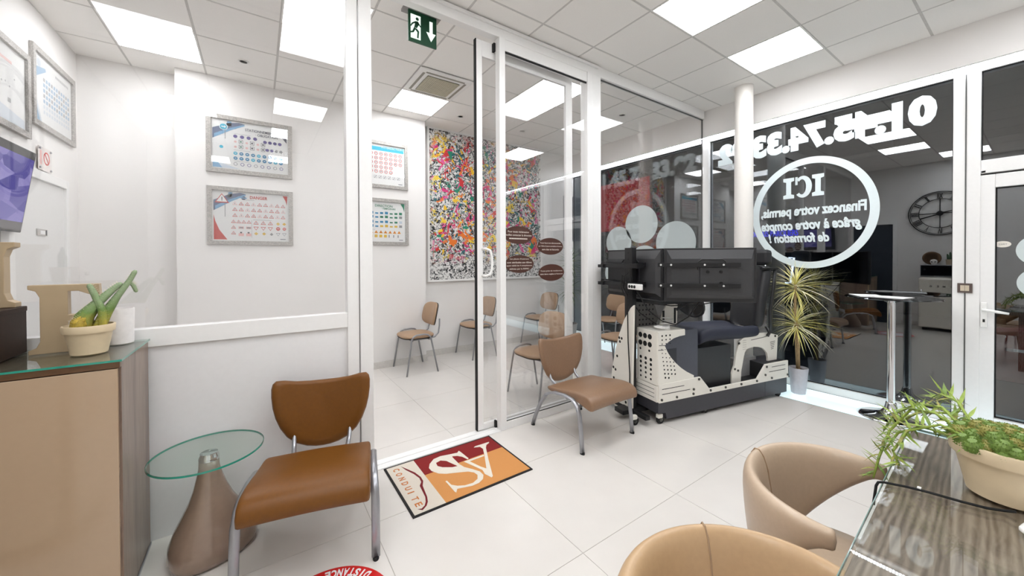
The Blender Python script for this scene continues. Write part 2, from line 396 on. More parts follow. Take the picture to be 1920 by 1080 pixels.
tm = B((XG-.06, 2.585, 0), (XG+.06, 2.68, 3.06)).build('trim_2', ALU, bevel=.004); tag(tm, 'white upright mullion where the glass partition meets the shop window', kind='structure')
tm = B((XG-.06, .325, 0), (XG+.06, .475, 3.06)).build('trim_3', ALU, bevel=.004); tag(tm, 'wide white upright between shop window and entrance door', kind='structure')
B((XG-.064, .40, .02), (XG-.06, .408, 3.0)).build('joint', M('gasket_grey', (90, 90, 88), .6), tm)
tm = B((XG-.06, -.80, 0), (XG+.06, -.68, 3.06)).build('trim_4', ALU, bevel=.004); tag(tm, 'white upright on the far jamb of the entrance door', kind='structure')
d = thing('door_2', 'white framed glass entrance door with lever handle', None, (XG, 0, 0), kind='structure')
B((-.05, .25, .02), (.03, .345, 2.13)).build('stile', ALU, d, bevel=.004)
B((-.05, -.67, .02), (.03, -.575, 2.13)).build('stile', ALU, d, bevel=.004)
B((-.05, -.575, .02), (.03, .25, .115)).build('bottom_rail', ALU, d, bevel=.004)
B((-.05, -.575, 2.02), (.03, .25, 2.13)).build('top_rail', ALU, d, bevel=.004)
B((-.055, -.68, 2.145), (.05, .325, 2.255)).build('transom_rail', ALU, d, bevel=.004)
B((-.04, -.68, 3.006), (.05, .325, 3.06)).build('head_rail', ALU, d)
B((-.006, -.575, .115), (.006, .25, 2.02)).build('pane', GL_WIN, d)
B((-.006, -.68, 2.255), (.006, .325, 3.006)).build('transom_pane', GL_WIN, d)
g = MB()
for a, b in (((.242, .115), (.25, 2.02)), ((-.575, 2.012), (.25, 2.02)), ((-.575, .115), (.25, .123)), ((-.68, 2.255), (.325, 2.262)), ((.318, 2.255), (.325, 3.006)), ((-.68, 2.999), (.325, 3.006))):
    g.box((-.014, a[0], a[1]), (-.006, b[0], b[1]))
g.build('gasket', RUBBER, d)
hd = B((-.062, .285, .86), (-.05, .322, 1.07)).build('handle_plate', M('white_plastic', (242, 241, 238), .25), d, bevel=.008)
MB().tube([(-.06, .303, 1.01), (-.10, .303, 1.01), (-.112, .29, 1.01), (-.112, .24, 1.003), (-.110, .175, .993)], [.011, .011, .0115, .0115, .009], 10).build('lever', M('white_plastic', (242, 241, 238), .25), hd, 'all')
B((-.064, .297, .905), (-.0615, .309, .93)).build('keyhole', RUBBER, hd)
B((-.055, .30, 2.15), (-.02, .345, 2.165)).build('hinge', SILVER, d)
# door stickers
DISC = M('frosted_disc', (206, 216, 216), .5, var=.01)
def disc(cy, cz, r, label, n=48, ry=None):
    o = MB().prism(ell(cy, cz, r, ry or r, n), XG-.0085, XG-.0065, 'yz').build('window_disc', DISC); return tag(o, label, 'sticker', 'pale discs on the shop glass')
for (cy, cz, r, l) in ((3.685, 1.99, .30, 'topmost pale frosted disc on the training room window'), (4.13, 1.72, .262, 'pale frosted disc on the training room window, on the painting side'), (3.10, 1.675, .315, 'pale frosted disc on the training room window next to the mullion'),
                       (3.62, 1.35, .30, 'pale frosted disc half hidden behind the simulator screens'), (4.16, 1.20, .26, 'low pale frosted disc beside the simulator post')):
    disc(cy, cz, r, l)
disc(.02, 1.50, .13, 'upper pale frosted disc on the entrance door'); disc(.02, 1.24, .125, 'lower pale frosted disc on the entrance door')
t = thing('door_sticker', 'small cream oval sticker reading TIREZ backwards on the entrance door', 'sticker', (XG-.0085, .213, 1.552))
MB().prism(ell(0, 0, .042, .026, 32), 0, .001, 'yz').build('backing', M('cream_sticker', (236, 230, 220), .5), t)
lettering('text_line', 'TIREZ', frame_m((-.0006, -.022, -.006), (0, 1, 0), (0, 0, 1)), M('grey_print', (120, 116, 112), .6), t, w=.044, h=.012, depth=.0004)
# light switch
t = thing('light_switch', 'brown framed double light switch on the white door upright', 'switch', (XG-.06, .404, 1.183))
B((-.012, -.041, -.041), (0, .041, .041)).build('cover_frame', M('switch_brown', (92, 78, 72), .4), t, bevel=.002)
B((-.016, -.024, -.024), (-.012, -.001, .024)).build('rocker', M('switch_beige', (206, 192, 170), .4), t); B((-.016, .001, -.024), (-.012, .024, .024)).build('rocker', M('switch_beige', (206, 192, 170), .4), t)
# telephone number, ring and slogans (printed to be read from the street)
LET = M('window_lettering_white', (226, 237, 239), .5, var=.01)
def win_text(name, txt, y0, y1, z0, z1, label, **k):
    o = lettering(name, txt, frame_m((XG-.0065-k.get('depth', .002), y0, z0), (0, 1, 0), (0, 0, 1)), LET, w=y1-y0, h=z1-z0, **k)
    return tag(o, label, 'lettering')
win_text('phone_number', '01.45.74.33.92', .572, 2.488, 2.645, 2.93, 'big pale mirrored telephone number 01.45.74.33.92 on the shop window', bold=.07, spacing=1.02)
# the ring
cy, cz, ry, rz_ = 1.505, 1.945, .565, .615
q = MB()
o1 = ell(cy, cz, ry, rz_, 96); o2 = ell(cy, cz, ry-.072, rz_-.072, 96)
for x_ in (XG-.0085, XG-.0065): q.v += [(x_, *p) for p in o1]+[(x_, *p) for p in o2]
for s_ in (0, 192):
    for k in range(96): q.f.append((s_+k, s_+(k+1) % 96, s_+96+(k+1) % 96, s_+96+k))
for k in range(96):
    q.f.append((k, (k+1) % 96, 192+(k+1) % 96, 192+k)); q.f.append((96+k, 96+(k+1) % 96, 288+(k+1) % 96, 288+k))
tag(q.build('window_ring', LET), 'large pale oval ring framing the slogan on the shop window', 'sticker')
# ICI in slab letters
t = thing('slogan_word', 'pale slab-serif word ICI at the top of the window ring', 'lettering', (XG-.0085, 0, 0))
def letter_I(y0, z0, w_, h_):
    a = w_*.27
    return [(y0, z0), (y0+w_, z0), (y0+w_, z0+h_*.16), (y0+w_-a, z0+h_*.20), (y0+w_-a, z0+h_*.80), (y0+w_, z0+h_*.84), (y0+w_, z0+h_), (y0, z0+h_), (y0, z0+h_*.84), (y0+a, z0+h_*.80), (y0+a, z0+h_*.20), (y0, z0+h_*.16)]
for y_ in (1.375, 1.645): MB().prism(letter_I(y_, 2.125, .105, .235), 0, .002, 'yz').build('letter', LET, t)
c = [(1.563+.082*math.cos(a), 2.2425+.122*math.sin(a)) for a in [math.radians(42+(318-42)*k/22) for k in range(23)]]
c2 = [(1.572+.038*math.cos(a), 2.2425+.085*math.sin(a)) for a in [math.radians(48+(312-48)*k/22) for k in range(23)]]
q = MB()
for x_ in (0, .002): q.v += [(x_, *p) for p in c]+[(x_, *p) for p in c2]
for s_ in (0, 46):
    for k in range(22): q.f.append((s_+k, s_+k+1, s_+23+k+1, s_+23+k))
q.box((0, 1.612, 2.27), (.002, 1.634, 2.36))
q.build('letter', LET, t)
win_text('slogan_line', 'Financez votre permis,', 1.035, 1.978, 1.89, 2.035, 'pale slogan line Financez votre permis inside the window ring', bold=.042)
win_text('slogan_line', 'grâce à votre compte', 1.07, 1.975, 1.73, 1.87, 'pale slanted slogan line grâce à votre compte inside the window ring', bold=.042, shear=.25)
win_text('slogan_line', 'de formation !', 1.33, 1.90, 1.62, 1.728, 'pale slanted slogan line de formation inside the window ring', bold=.042, shear=.25)
# led strip under the bulkhead
t = thing('led_strip', 'bright white LED strip under the bulkhead above the shop windows', 'light', (4.955, 0, 3.0595))
B((-.03, YN+.02, -.006), (.035, YW-.02, 0)).build('profile', ALU, t)
B((-.012, YN+.02, -.009), (.012, YW-.02, -.006)).build('diodes', emis('led_light', (240, 246, 255), LED, .022), t)
# round column
t = thing('column', 'slim round white column standing by the shop window', 'column', (4.595, 1.985, 0))
MB().lathe([(.094, .0), (.094, ZC)], 40).build('shaft', M('column_white', (232, 228, 222), .3, var=.01), t, True)

# ================================================================== OUTSIDE
st = B((5.3, -8, -.30), (22, 20, -.16)).build('ground', M('night_asphalt', (40, 40, 43), .7, var=.2, scale=30, bump=.2)); tag(st, 'dark street surface outside the shop windows', kind='structure')
# facade opposite
fc = thing('building', 'dark building front across the street with red shop sign', 'building', (15, 0, -.16))
B((0, -8, 0), (.6, 20, 9)).build('wall', M('night_wall', (52, 50, 52), .9, var=.15, scale=4), fc)
for k in range(6):
    y_ = -6+k*4.2
    wnd = B((-.05, y_, 4.6), (0, y_+1.6, 7.2)).build('window', M('night_frame', (70, 68, 66), .6), fc)
    B((-.06, y_+.12, 4.72), (-.05, y_+1.48, 7.08)).build('pane', M('night_pane', (14, 16, 22), .1), wnd)
sg = B((-.12, 10.5, 3.0), (0, 14.4, 5.4)).build('shop_sign', emis('red_sign', (150, 20, 18), .8), fc)
B((-.1, 9.6, 1.0), (0, 11.2, 3.0)).build('lit_shop_front', emis('red_front', (88, 14, 14), .5), fc)
B((-.1, 11.6, .9), (0, 13.4, 2.8)).build('window', M('night_pane', (14, 16, 22), .1), fc)
nb = lettering('neon_sign', 'COULAIS PAROLIERS', frame_m((-.1, 6.3, 2.35), (0, -1, 0), (0, 0, 1)), emis('blue_neon', (46, 50, 220), 1.2), fc, w=1.55, h=.2, bold=.01, depth=.02)
nl = MB().tube([(-.15, 5.0, 1.6), (-.15, 4.85, 1.6), (-.15, 4.95, .75), (-.15, 5.1, .75)], .03, 6).build('light_frame', emis('white_neon', (210, 225, 255), 2.5), fc)
# parked car
car = thing('car', 'dark red car parked in the street outside the shop window', 'car', (7.3, -1.65, -.16), PI/2)
RED = M('car_red', (120, 10, 16), .18, .2, coat=1)
prof = [(-2.0, .28), (-2.05, .62), (-1.95, .82), (-1.35, .92), (-.75, 1.36), (.55, 1.40), (1.25, 1.0), (2.0, .86), (2.08, .5), (2.02, .28)]
MB().prism(prof, -.82, .82, 'xz').build('body', RED, car, bevel=.06)
MB().prism([(-1.15, .97), (-.72, 1.30), (.48, 1.34), (1.02, 1.0)], -.825, .825, 'xz').build('side_glass', M('car_glass', (10, 12, 16), .05), car)
for sx in (-1.3, 1.32):
    for sy in (-.74, .74):
        wl = MB().prism(ell(sx, .32, .32, n=24), sy-.1, sy+.1, 'xz').build('wheel', RUBBER, car)
        MB().prism(ell(sx, .32, .2, n=16), sy-.105, sy+.105, 'xz').build('hubcap', DGREY, wl)
for sy in (-.828, .828): B((-1.9, sy-.005, .62), (1.9, sy+.005, .65)).build('trim_strip', CHROME, car)

# ================================================================== POSTERS
FRM = M('frame_silver', (172, 168, 163), .5, .25, var=.28, scale=110, bump=.5)
PAPER = M('poster_paper', (238, 238, 236), .6, var=.005)
INK = {k: M('ink_'+k, c, .6, var=.02) for k, c in dict(red=(206, 56, 48), navy=(60, 66, 92), blue=(44, 134, 178), purple=(96, 84, 150), cyan=(64, 186, 214), green=(40, 128, 96), yellow=(226, 186, 60), orange=(232, 160, 44), black=(52, 52, 56), grey=(150, 150, 152), sky=(126, 172, 206), road=(104, 116, 144), white=(240, 240, 240), pale=(206, 216, 226), pink=(236, 190, 186)).items()}
class Sheet:
    """print on a poster, layered flat shapes"""
    def __init__(s, w, h): s.w = w; s.h = h; s.p = []; s.txt = []
    def add(s, ink, pts, layer=1): s.p.append((ink, layer, pts)); return s
    def disc(s, ink, x, y, r, n=12, layer=1): return s.add(ink, ell(x, y, r, r*1.3, n=n), layer)
    def rect(s, ink, x, y, w, h, layer=1): return s.add(ink, [(x, y), (x+w, y), (x+w, y+h), (x, y+h)], layer)
    def tri(s, ink, x, y, r, layer=1, up=1): return s.add(ink, [(x-r*1.08, y-r*.85*up), (x+r*1.08, y-r*.85*up), (x, y+r*1.45*up)], layer)
    def ring(s, ink, x, y, r, fill='white'): s.disc(ink, x, y, r); s.disc(fill, x, y, r*.72, layer=2); return s
    def wtri(s, x, y, r, ink='red', up=1, mark=True):
        s.tri(ink, x, y, r, 1, up); s.tri('white', x, y+r*.04*up, r*.66, 2, up)
        if mark: s.rect('black', x-r*.11, y-r*.35, r*.22, r*.75, 3)
        return s
    def t(s, ink, txt, x, y, w, h, **k): s.txt.append((ink, txt, x, y, w, h, k)); return s
def poster(label, m, w, h, sheet, fw=.042):
    t = thing('framed_poster', label, 'poster', m.translation)
    R_ = m.to_3x3().to_4x4()
    f = MB()
    for a, b in (((0, 0), (w, fw)), ((0, h-fw), (w, h)), ((0, fw), (fw, h-fw)), ((w-fw, fw), (w, h-fw))): f.box((*a, 0), (*b, .022), R_)
    f.build('frame', FRM, t)
    MB().box((fw, fw, .001), (w-fw, h-fw, .004), R_).build('sheet', PAPER, t)
    by = {}
    mg = fw+.012; sw = w-2*mg; sh = h-2*mg
    for ink, ly, pts in sheet.p:
        by.setdefault(ink, MB()).add([R_ @ Vector((mg+x*sw, mg+y*sh, .0046+.0006*ly)) for x, y in pts], [tuple(range(len(pts)))])
    for ink, q in by.items(): q.build('print', INK[ink], t)
    for ink, txt, x, y, tw, th, k in sheet.txt:
        lettering('title', txt, R_ @ Matrix.Translation((mg+x*sw, mg+y*sh, .007)), INK[ink], t, w=tw*sw, h=th*sh, depth=.0006, **k)
    MB().box((fw, fw, .012), (w-fw, h-fw, .013), R_).build('pane', GL_POST, t)
    return t
def asp(sheet_w, sheet_h): return sheet_w/sheet_h
def road(s, c1, c2):
    s.add(c1, [(0, .60), (0, .82), (.12, .90), (.20, .96), (.34, 1.0), (.42, .98), (.30, .86), (.2, .8), (.1, .70)], 1)
    s.add(c2, [(.02, .62), (.02, .70), (.22, .86), (.40, .97), (.42, .95), (.24, .82)], 2)
    s.add(c2, [(.17, .88), (.19, 1.0), (.24, 1.0), (.24, .9)], 1)
# stationnement
s = Sheet(1, 1); road(s, 'road', 'sky'); s.disc('white', .14, .87, .055, 20, 3); s.disc('cyan', .14, .87, .046, 20, 4); s.add('white', [(.11, .86), (.15, .86), (.15, .84), (.175, .87), (.15, .90), (.15, .88), (.11, .88)], 5); s.rect('grey', .155, .62, .008, .20, 3)
s.t('navy', 'STATIONNEMENT', .42, .845, .40, .055, bold=.008).t('navy', '· OBLIGATION', .56, .765, .31, .055, bold=.008)
for k in range(4): s.disc('purple', .29+.088*k, .70, .028); s.disc('purple', .69+.07*k, .66, .027)
for r_ in range(2):
    for k in range(3):
        s.disc('pink', .29+.15*k, .585-.11*r_, .018); s.rect('black', .335+.15*k, .555-.11*r_, .055, .08); s.rect('white', .340+.15*k, .562-.11*r_, .045, .066, 2); s.disc('green' if k == 0 else 'black', .362+.15*k, .595-.11*r_, .014, layer=3)
for k in range(4): s.disc('purple' if k < 2 else 'grey', .72+.065*k, .49, .025)
for r_ in range(2):
    for k in range(9):
        s.disc('blue' if (k+r_) % 4 else 'cyan', .29+.078*k, .335-.105*r_, .028); s.rect('white', .28+.078*k, .33-.105*r_, .02, .014, 2)
for k in range(8): s.ring('purple' if k % 3 else 'grey', .29+.09*k, .105, .027)
s.add('sky', [(0, 0), (0, .22), (.06, .12), (.12, 0)]).add('pale', [(.12, 0), (.06, .12), (.35, 0)]); s.disc('cyan', .11, .44, .025); s.add('navy', [(.93, .82), (1, .84), (1, .70)])
s.rect('grey', .27, .755, .22, .005).rect('grey', .27, .405, .22, .005).rect('grey', .27, .165, .22, .005)
BK = lambda x, z: frame_m((x, 5.018, z), (1, 0, 0), (0, 0, 1))
poster('silver framed road sign poster STATIONNEMENT OBLIGATION with blue round signs', BK(-.44, 2.385), .778, .612, s)
# danger
s = Sheet(1, 1); road(s, 'road', 'sky'); s.tri('red', .105, .84, .085, 3); s.tri('white', .105, .845, .066, 4); s.rect('black', .10, .83, .011, .06, 5); s.rect('black', .10, .81, .011, .013, 5); s.rect('grey', .14, .48, .008, .30, 3)
s.t('red', 'DANGER', .47, .885, .24, .065, bold=.015); s.disc('navy', .385, .895, .03, 16).rect('sky', .345, .885, .085, .02, 2)
for r_ in range(3):
    for k in range(9): s.wtri(.27+.083*k, .765-.125*r_, .032, 'red' if (k+r_) % 3 else 'pink')
for k in range(4): s.wtri(.25+.068*k, .38, .03)
for r_ in range(2): s.wtri(.25, .26-.12*r_, .03)
for k in range(2):
    s.rect('pink', .315+.1*k, .235, .07, .05).rect('grey', .325+.1*k, .245, .05, .03, 2).rect('pink', .315+.1*k, .08, .07, .06).rect('black', .335+.1*k, .14, .025, .03)
for k in range(3): s.wtri(.55+.1*k, .37, .034).wtri(.55+.1*k, .26, .034, up=-1, mark=False)
for x, y in ((.86, .37), (.95, .37), (.55, .14), (.66, .14)): s.add('yellow', [(x-.028, y), (x, y-.035), (x+.028, y), (x, y+.035)])
s.disc('red', .86, .26, .03, 14).rect('white', .842, .255, .036, .012, 2); s.disc('red', .95, .26, .026, 14).rect('white', .935, .255, .03, .012, 2)
s.wtri(.86, .14, .03, 'grey', -1, False).wtri(.95, .14, .03, 'grey', -1, False).add('grey', [(.74, .13), (.765, .1), (.79, .13), (.765, .17)])
s.add('red', [(0, 0), (0, .52), (.02, .38), (.07, .20), (.17, 0)]).add('red', [(.93, 1), (1, 1), (.99, .80), (.97, .9)])
s.rect('grey', .36, .855, .17, .006).rect('grey', .51, .435, .26, .006).rect('grey', .49, .05, .003, .38); s.rect('navy', .89, .02, .08, .014)
poster('silver framed road sign poster DANGER with red triangles and red corner', BK(-.437, 1.615), .778, .62, s)
# interdiction
s = Sheet(1, 1); s.add('cyan', [(.1, .86), (1, .86), (1, .985), (.62, .985), (.55, .96), (.1, .96)]).add('blue', [(0, .84), (.38, .86), (.34, .96), (0, .98)], 2)
s.t('white', 'INTERDICTION', .56, .93, .42, .05, bold=.008)
for r_ in range(5):
    for k in range(9):
        if r_ == 4 and k > 6 or r_ == 3 and k > 6: continue
        if k == 0 and r_ == 0: s.disc('red', .17+.095*k, .78-.115*r_, .034)
        else: s.ring('red', .17+.095*k, .78-.115*r_, .034); s.rect('black', .157+.095*k, .775-.115*r_, .024, .016, 3)
for k in range(9): s.rect('grey', .14+.09*k, .14, .06, .07).rect('white', .145+.09*k, .147, .05, .056, 2).add('black', [(.15+.09*k, .15), (.16+.09*k, .15), (.19+.09*k, .195), (.18+.09*k, .195)], 3)
s.rect('navy', .89, .02, .08, .014)
poster('silver framed road sign poster with blue banner and rows of red prohibition rings', BK(.93, 2.395), .778, .615, s)
# direction
s = Sheet(1, 1); s.t('green', 'DIRECTION', .42, .885, .34, .06, bold=.01).t('green', '· TEMPORAIRE', .54, .825, .28, .04, bold=.01); s.add('green', [(.92, 1), (1, 1), (1, .78), (.97, .9)])
for r_, y in enumerate((.70, .60, .47, .36)):
    for k in range(9):
        ink = [('grey', 'blue', 'blue', 'green', 'green'), ('blue', 'blue', 'green', 'green', 'grey'), ('grey', 'blue', 'blue', 'green', 'pale'), ('navy', 'blue', 'yellow', 'yellow', 'grey')][r_][(k*5)//9]
        s.rect(ink, .14+.094*k, y, .06, .035+.03*((k*7+r_*3) % 3)/2)
for k in range(9): s.tri('orange', .17+.09*k, .225, .034); s.disc('red', .17+.09*k, .225, .010, 6, 2)
for k in range(9): s.rect('yellow' if k < 6 else 'grey', .14+.09*k, .09, .055 if k < 6 else .02, .07)
s.rect('grey', .12, .29, .3, .005).add('green', [(0, 0), (0, .3), (.1, 0)]).rect('navy', .89, .02, .08, .014)
poster('silver framed road sign poster DIRECTION TEMPORAIRE with green, blue and orange signs', BK(.935, 1.64), .778, .615, s)
# left wall posters
LW = lambda y, z: frame_m((XL+.002, y, z), (0, 1, 0), (0, 0, 1))
s = Sheet(1, 1); s.add('pale', [(0, 0), (0, .5), (.18, 0)]).add('sky', [(0, .62), (0, .8), (.28, .88), (.3, .84)], 1).add('sky', [(0, 0), (0, .35), (.13, 0)], 2); s.disc('pale', .12, .9, .05)
for r_ in range(7):
    for k in range(11): s.rect('pale' if r_ > 4 else ('sky' if (k+r_) % 3 else 'grey'), .22+.068*k, .66-.085*r_, .045, .055)
[s.rect('grey', .55+.035*k, .87, .022, .045) for k in range(11)]
poster('silver framed pale blue chart poster next to the corner above the inner door', LW(4.33, 2.49), .775, .61, s)
s = Sheet(1, 1); s.add('pale', [(0, 0), (1, 0), (1, .12), (.5, .2), (0, .14)]).add('yellow', [(.3, .93), (.5, .97), (.5, .9)])
for x, y in ((.55, .5), (.62, .52), (.7, .48), (.5, .4), (.8, .62)): s.disc('grey', x, y, .012, 6)
s.rect('grey', .66, .26, .06, .06); s.rect('pink', .45, .8, .3, .04)
poster('silver framed mostly blank pale poster above the television', LW(3.54, 2.35), .75, .61, s)

# painting
def painting_mat():
    m = bpy.data.materials.new('splatter_painting'); m.use_nodes = True; nt = m.node_tree; L = nt.links.new; p = nt.nodes['Principled BSDF']; p.inputs['Roughness'].default_value = .45
    tc = nt.nodes.new('ShaderNodeTexCoord'); V = tc.outputs['Object']
    def noise(sc, det=6, dis=0, rough=.6):
        n = nt.nodes.new('ShaderNodeTexNoise'); n.inputs['Scale'].default_value = sc; n.inputs['Detail'].default_value = det; n.inputs['Distortion'].default_value = dis; n.inputs['Roughness'].default_value = rough; L(V, n.inputs['Vector']); return n.outputs['Fac']
    def ramp(src, a, b):
        r = nt.nodes.new('ShaderNodeValToRGB'); r.color_ramp.elements[0].position = a; r.color_ramp.elements[1].position = b; L(src, r.inputs[0]); return r.outputs[0]
    def mul(a, b):
        n = nt.nodes.new('ShaderNodeMath'); n.operation = 'MULTIPLY'; L(a, n.inputs[0]); L(b, n.inputs[1]); return n.outputs[0]
    def mix(f, a, b):
        n = nt.nodes.new('ShaderNodeMix'); n.data_type = 'RGBA'; L(f, n.inputs['Factor'])
        if isinstance(a, tuple): n.inputs['A'].default_value = (*lin(a), 1)
        else: L(a, n.inputs['A'])
        if isinstance(b, tuple): n.inputs['B'].default_value = (*lin(b), 1)
        else: L(b, n.inputs['B'])
        return n.outputs['Result']
    sp = nt.nodes.new('ShaderNodeSeparateXYZ'); L(V, sp.inputs[0])
    # density mask: dense in the middle, sparse at the rim
    def band(src, lo, hi, soft):
        a = nt.nodes.new('ShaderNodeMapRange'); a.inputs[1].default_value = lo; a.inputs[2].default_value = lo+soft; L(src, a.inputs[0])
        b = nt.nodes.new('ShaderNodeMapRange'); b.inputs[1].default_value = hi; b.inputs[2].default_value = hi-soft; L(src, b.inputs[0]); return mul(a.outputs[0], b.outputs[0])
    dens = mul(band(sp.outputs['X'], -.02, 2.10, .12), band(sp.outputs['Z'], .22, 2.25, .22))
    col = mix(ramp(noise(24, 9, 1.2, .72), .505, .53), (226, 224, 221), (26, 26, 28))
    strands = mul(ramp(noise(5, 6, 3.5, .65), .52, .55), ramp(noise(26, 4, 1), .44, .5))
    col = mix(mul(strands, dens), col, (20, 20, 24))
    pal = [(238, 190, 34), (214, 52, 120), (30, 132, 104), (232, 120, 36), (238, 206, 60), (206, 44, 48), (24, 96, 104), (222, 90, 150)]
    for i, (sc, th) in enumerate(((8.5, .605), (13, .635), (6, .61))):
        vo = nt.nodes.new('ShaderNodeTexVoronoi'); vo.inputs['Scale'].default_value = 4+2*i
        mp = nt.nodes.new('ShaderNodeMapping'); mp.inputs['Location'].default_value = (i*3.3, i, i*7.7); L(V, mp.inputs[0]); L(mp.outputs[0], vo.inputs['Vector'])
        sc_ = nt.nodes.new('ShaderNodeSeparateColor'); L(vo.outputs['Color'], sc_.inputs[0])
        r = nt.nodes.new('ShaderNodeValToRGB'); r.color_ramp.interpolation = 'CONSTANT'
        while len(r.color_ramp.elements) < len(pal): r.color_ramp.elements.new(.5)
        for k, e in enumerate(r.color_ramp.elements): e.position = k/len(pal); e.color = (*lin(pal[(k+3*i) % len(pal)]), 1)
        L(sc_.outputs[0], r.inputs[0])
        n = nt.nodes.new('ShaderNodeTexNoise'); n.inputs['Scale'].default_value = sc; n.inputs['Detail'].default_value = 5; n.inputs['Distortion'].default_value = 1.2; L(mp.outputs[0], n.inputs['Vector'])
        col = mix(mul(ramp(n.outputs['Fac'], th-.04, th-.02), dens), col, r.outputs[0])
    L(col, p.inputs['Base Color'])
    return m
t = thing('painting', 'large paint-splattered abstract canvas in white frame on the end wall', 'painting', (2.09, 5.215, 1.14))
B((0, -.03, 0), (2.10, -.004, 2.24)).build('canvas', painting_mat(), t)
for a, b in (((-.03, -.03), (2.13, 0)), ((-.03, 2.24), (2.13, 2.26)), ((-.03, 0), (0, 2.24)), ((2.10, 0), (2.13, 2.24))): B((a[0], -.045, a[1]), (b[0], 0, b[1])).build('frame_bar', WHITE, t)
# small notices at the far corner
DKF = M('dark_frame', (44, 42, 46), .35)
for z0, lab in ((2.22, 'upper small dark framed picture in the far window corner'), (1.78, 'lower small dark framed picture in the far window corner')):
    t = thing('small_frame', lab, 'picture', (4.78, 5.218, z0))
    B((0, -.02, 0), (.24, 0, .42)).build('frame', SILVER, t); B((.02, -.022, .02), (.22, -.02, .40)).build('picture', DKF, t)
    B((.05, -.023, .1), (.19, -.022, .12)).build('print', INK['grey'], t); B((.05, -.023, .3), (.15, -.022, .33)).build('print', INK['grey'], t)
t = thing('paper_notice', 'white paper notice with dark logo pinned in the far window corner', 'notice', (4.76, 5.218, .9))
B((0, -.004, 0), (.27, 0, .78)).build('sheet', PAPER, t); B((.04, -.005, .6), (.15, -.004, .74)).build('logo', M('logo_brown', (84, 62, 62), .5), t)
for k in range(9): B((.04, -.005, .5-.045*k), (.04+.14+.06*((k*5) % 3)/2, -.004, .515-.045*k)).build('text_line', INK['grey'], t)

# ================================================================== LEFT WALL THINGS
DOORW = M('door_white', (228, 227, 225), .4, var=.01)
d = thing('door_3', 'plain white inner door in white frame beside the television', None, (XL, 0, 0), kind='structure')
B((0, 3.99, 0), (.02, 4.83, 2.07)).build('leaf', DOORW, d)
for a, b in (((3.92, 0), (3.99, 2.14)), ((4.83, 0), (4.88, 2.14)), ((3.99, 2.07), (4.83, 2.14))): B((0, a[0], a[1]), (.04, b[0], b[1])).build('casing', ALU, d, bevel=.004)
t = thing('door_plate', 'small grey room name plate on the white inner door', 'sign', (XL+.021, 4.42, 1.668)); B((0, -.08, -.025), (.006, .08, .025)).build('plate', M('plate_grey', (190, 186, 182), .35, .5), t); B((.006, -.035, -.014), (.007, .04, .014)).build('print', INK['white'], t); B((.006, .05, -.02), (.007, .07, .02)).build('slider', INK['black'], t)
t = thing('no_smoking_sign', 'clear acrylic no smoking plate on the wall above the inner door', 'sign', (XL+.012, 4.41, 2.16))
B((0, 0, 0), (.004, .21, .18)).build('plate', M('acrylic_pale', (236, 226, 222), .15, coat=.6), t)
q = MB(); o1 = ell(.13, .10, .052, n=24); o2 = ell(.13, .10, .040, n=24)
q.v += [(.0046, *p) for p in o1]+[(.0046, *p) for p in o2]
for k in range(24): q.f.append((k, (k+1) % 24, 24+(k+1) % 24, 24+k))
q.add([(.0046, .094, .132), (.0046, .102, .14), (.0046, .166, .068), (.0046, .158, .06)], [(0, 1, 2, 3)]); q.build('symbol', INK['red'], t)
B((.004, .02, .04), (.0046, .05, .15)).build('print', INK['pink'], t)
for y_ in (.015, .195):
    for z_ in (.015, .165): MB().lathe([(.008, 0), (.008, .008)], 10, m=frame_m((.004, y_, z_), (0, 1, 0), (0, 0, 1))).build('standoff', SILVER, t)
# television
ang = math.atan2(.075, .55)
t = thing('television', 'wall mounted flat television tilted down with purple road picture', 'television', (XL+.035, 0, 1.645)); t.rotation_euler = (0, ang, 0)
B((0, 2.9, 0), (.035, 3.975, .555)).build('case', BLACKP, t, bevel=.006)
def screen_mat():
    m = bpy.data.materials.new('tv_picture'); m.use_nodes = True; nt = m.node_tree; nt.nodes.clear(); o = nt.nodes.new('ShaderNodeOutputMaterial'); e = nt.nodes.new('ShaderNodeEmission'); e.inputs[1].default_value = .75
    tc = nt.nodes.new('ShaderNodeTexCoord'); v = nt.nodes.new('ShaderNodeTexVoronoi'); v.inputs['Scale'].default_value = 9; mp = nt.nodes.new('ShaderNodeMapping'); mp.inputs['Scale'].default_value = (1, .7, 1.5); nt.links.new(tc.outputs['Object'], mp.inputs[0]); nt.links.new(mp.outputs[0], v.inputs['Vector'])
    s_ = nt.nodes.new('ShaderNodeSeparateColor'); nt.links.new(v.outputs['Color'], s_.inputs[0])
    r = nt.nodes.new('ShaderNodeValToRGB'); r.color_ramp.elements[0].color = (*lin((86, 80, 150)), 1); r.color_ramp.elements[1].color = (*lin((150, 142, 196)), 1); nt.links.new(s_.outputs[0], r.inputs[0]); nt.links.new(r.outputs[0], e.inputs[0]); nt.links.new(e.outputs[0], o.inputs[0]); return m
B((.035, 2.965, .07), (.0362, 3.96, .50)).build('screen', screen_mat(), t)
B((.035, 2.965, .015), (.0362, 3.96, .07)).build('lower_screen', M('tv_dark', (90, 88, 92), .2), t)
B((-.03, 3.4, .2), (0, 3.6, .4)).build('wall_bracket', BLACKM, t)
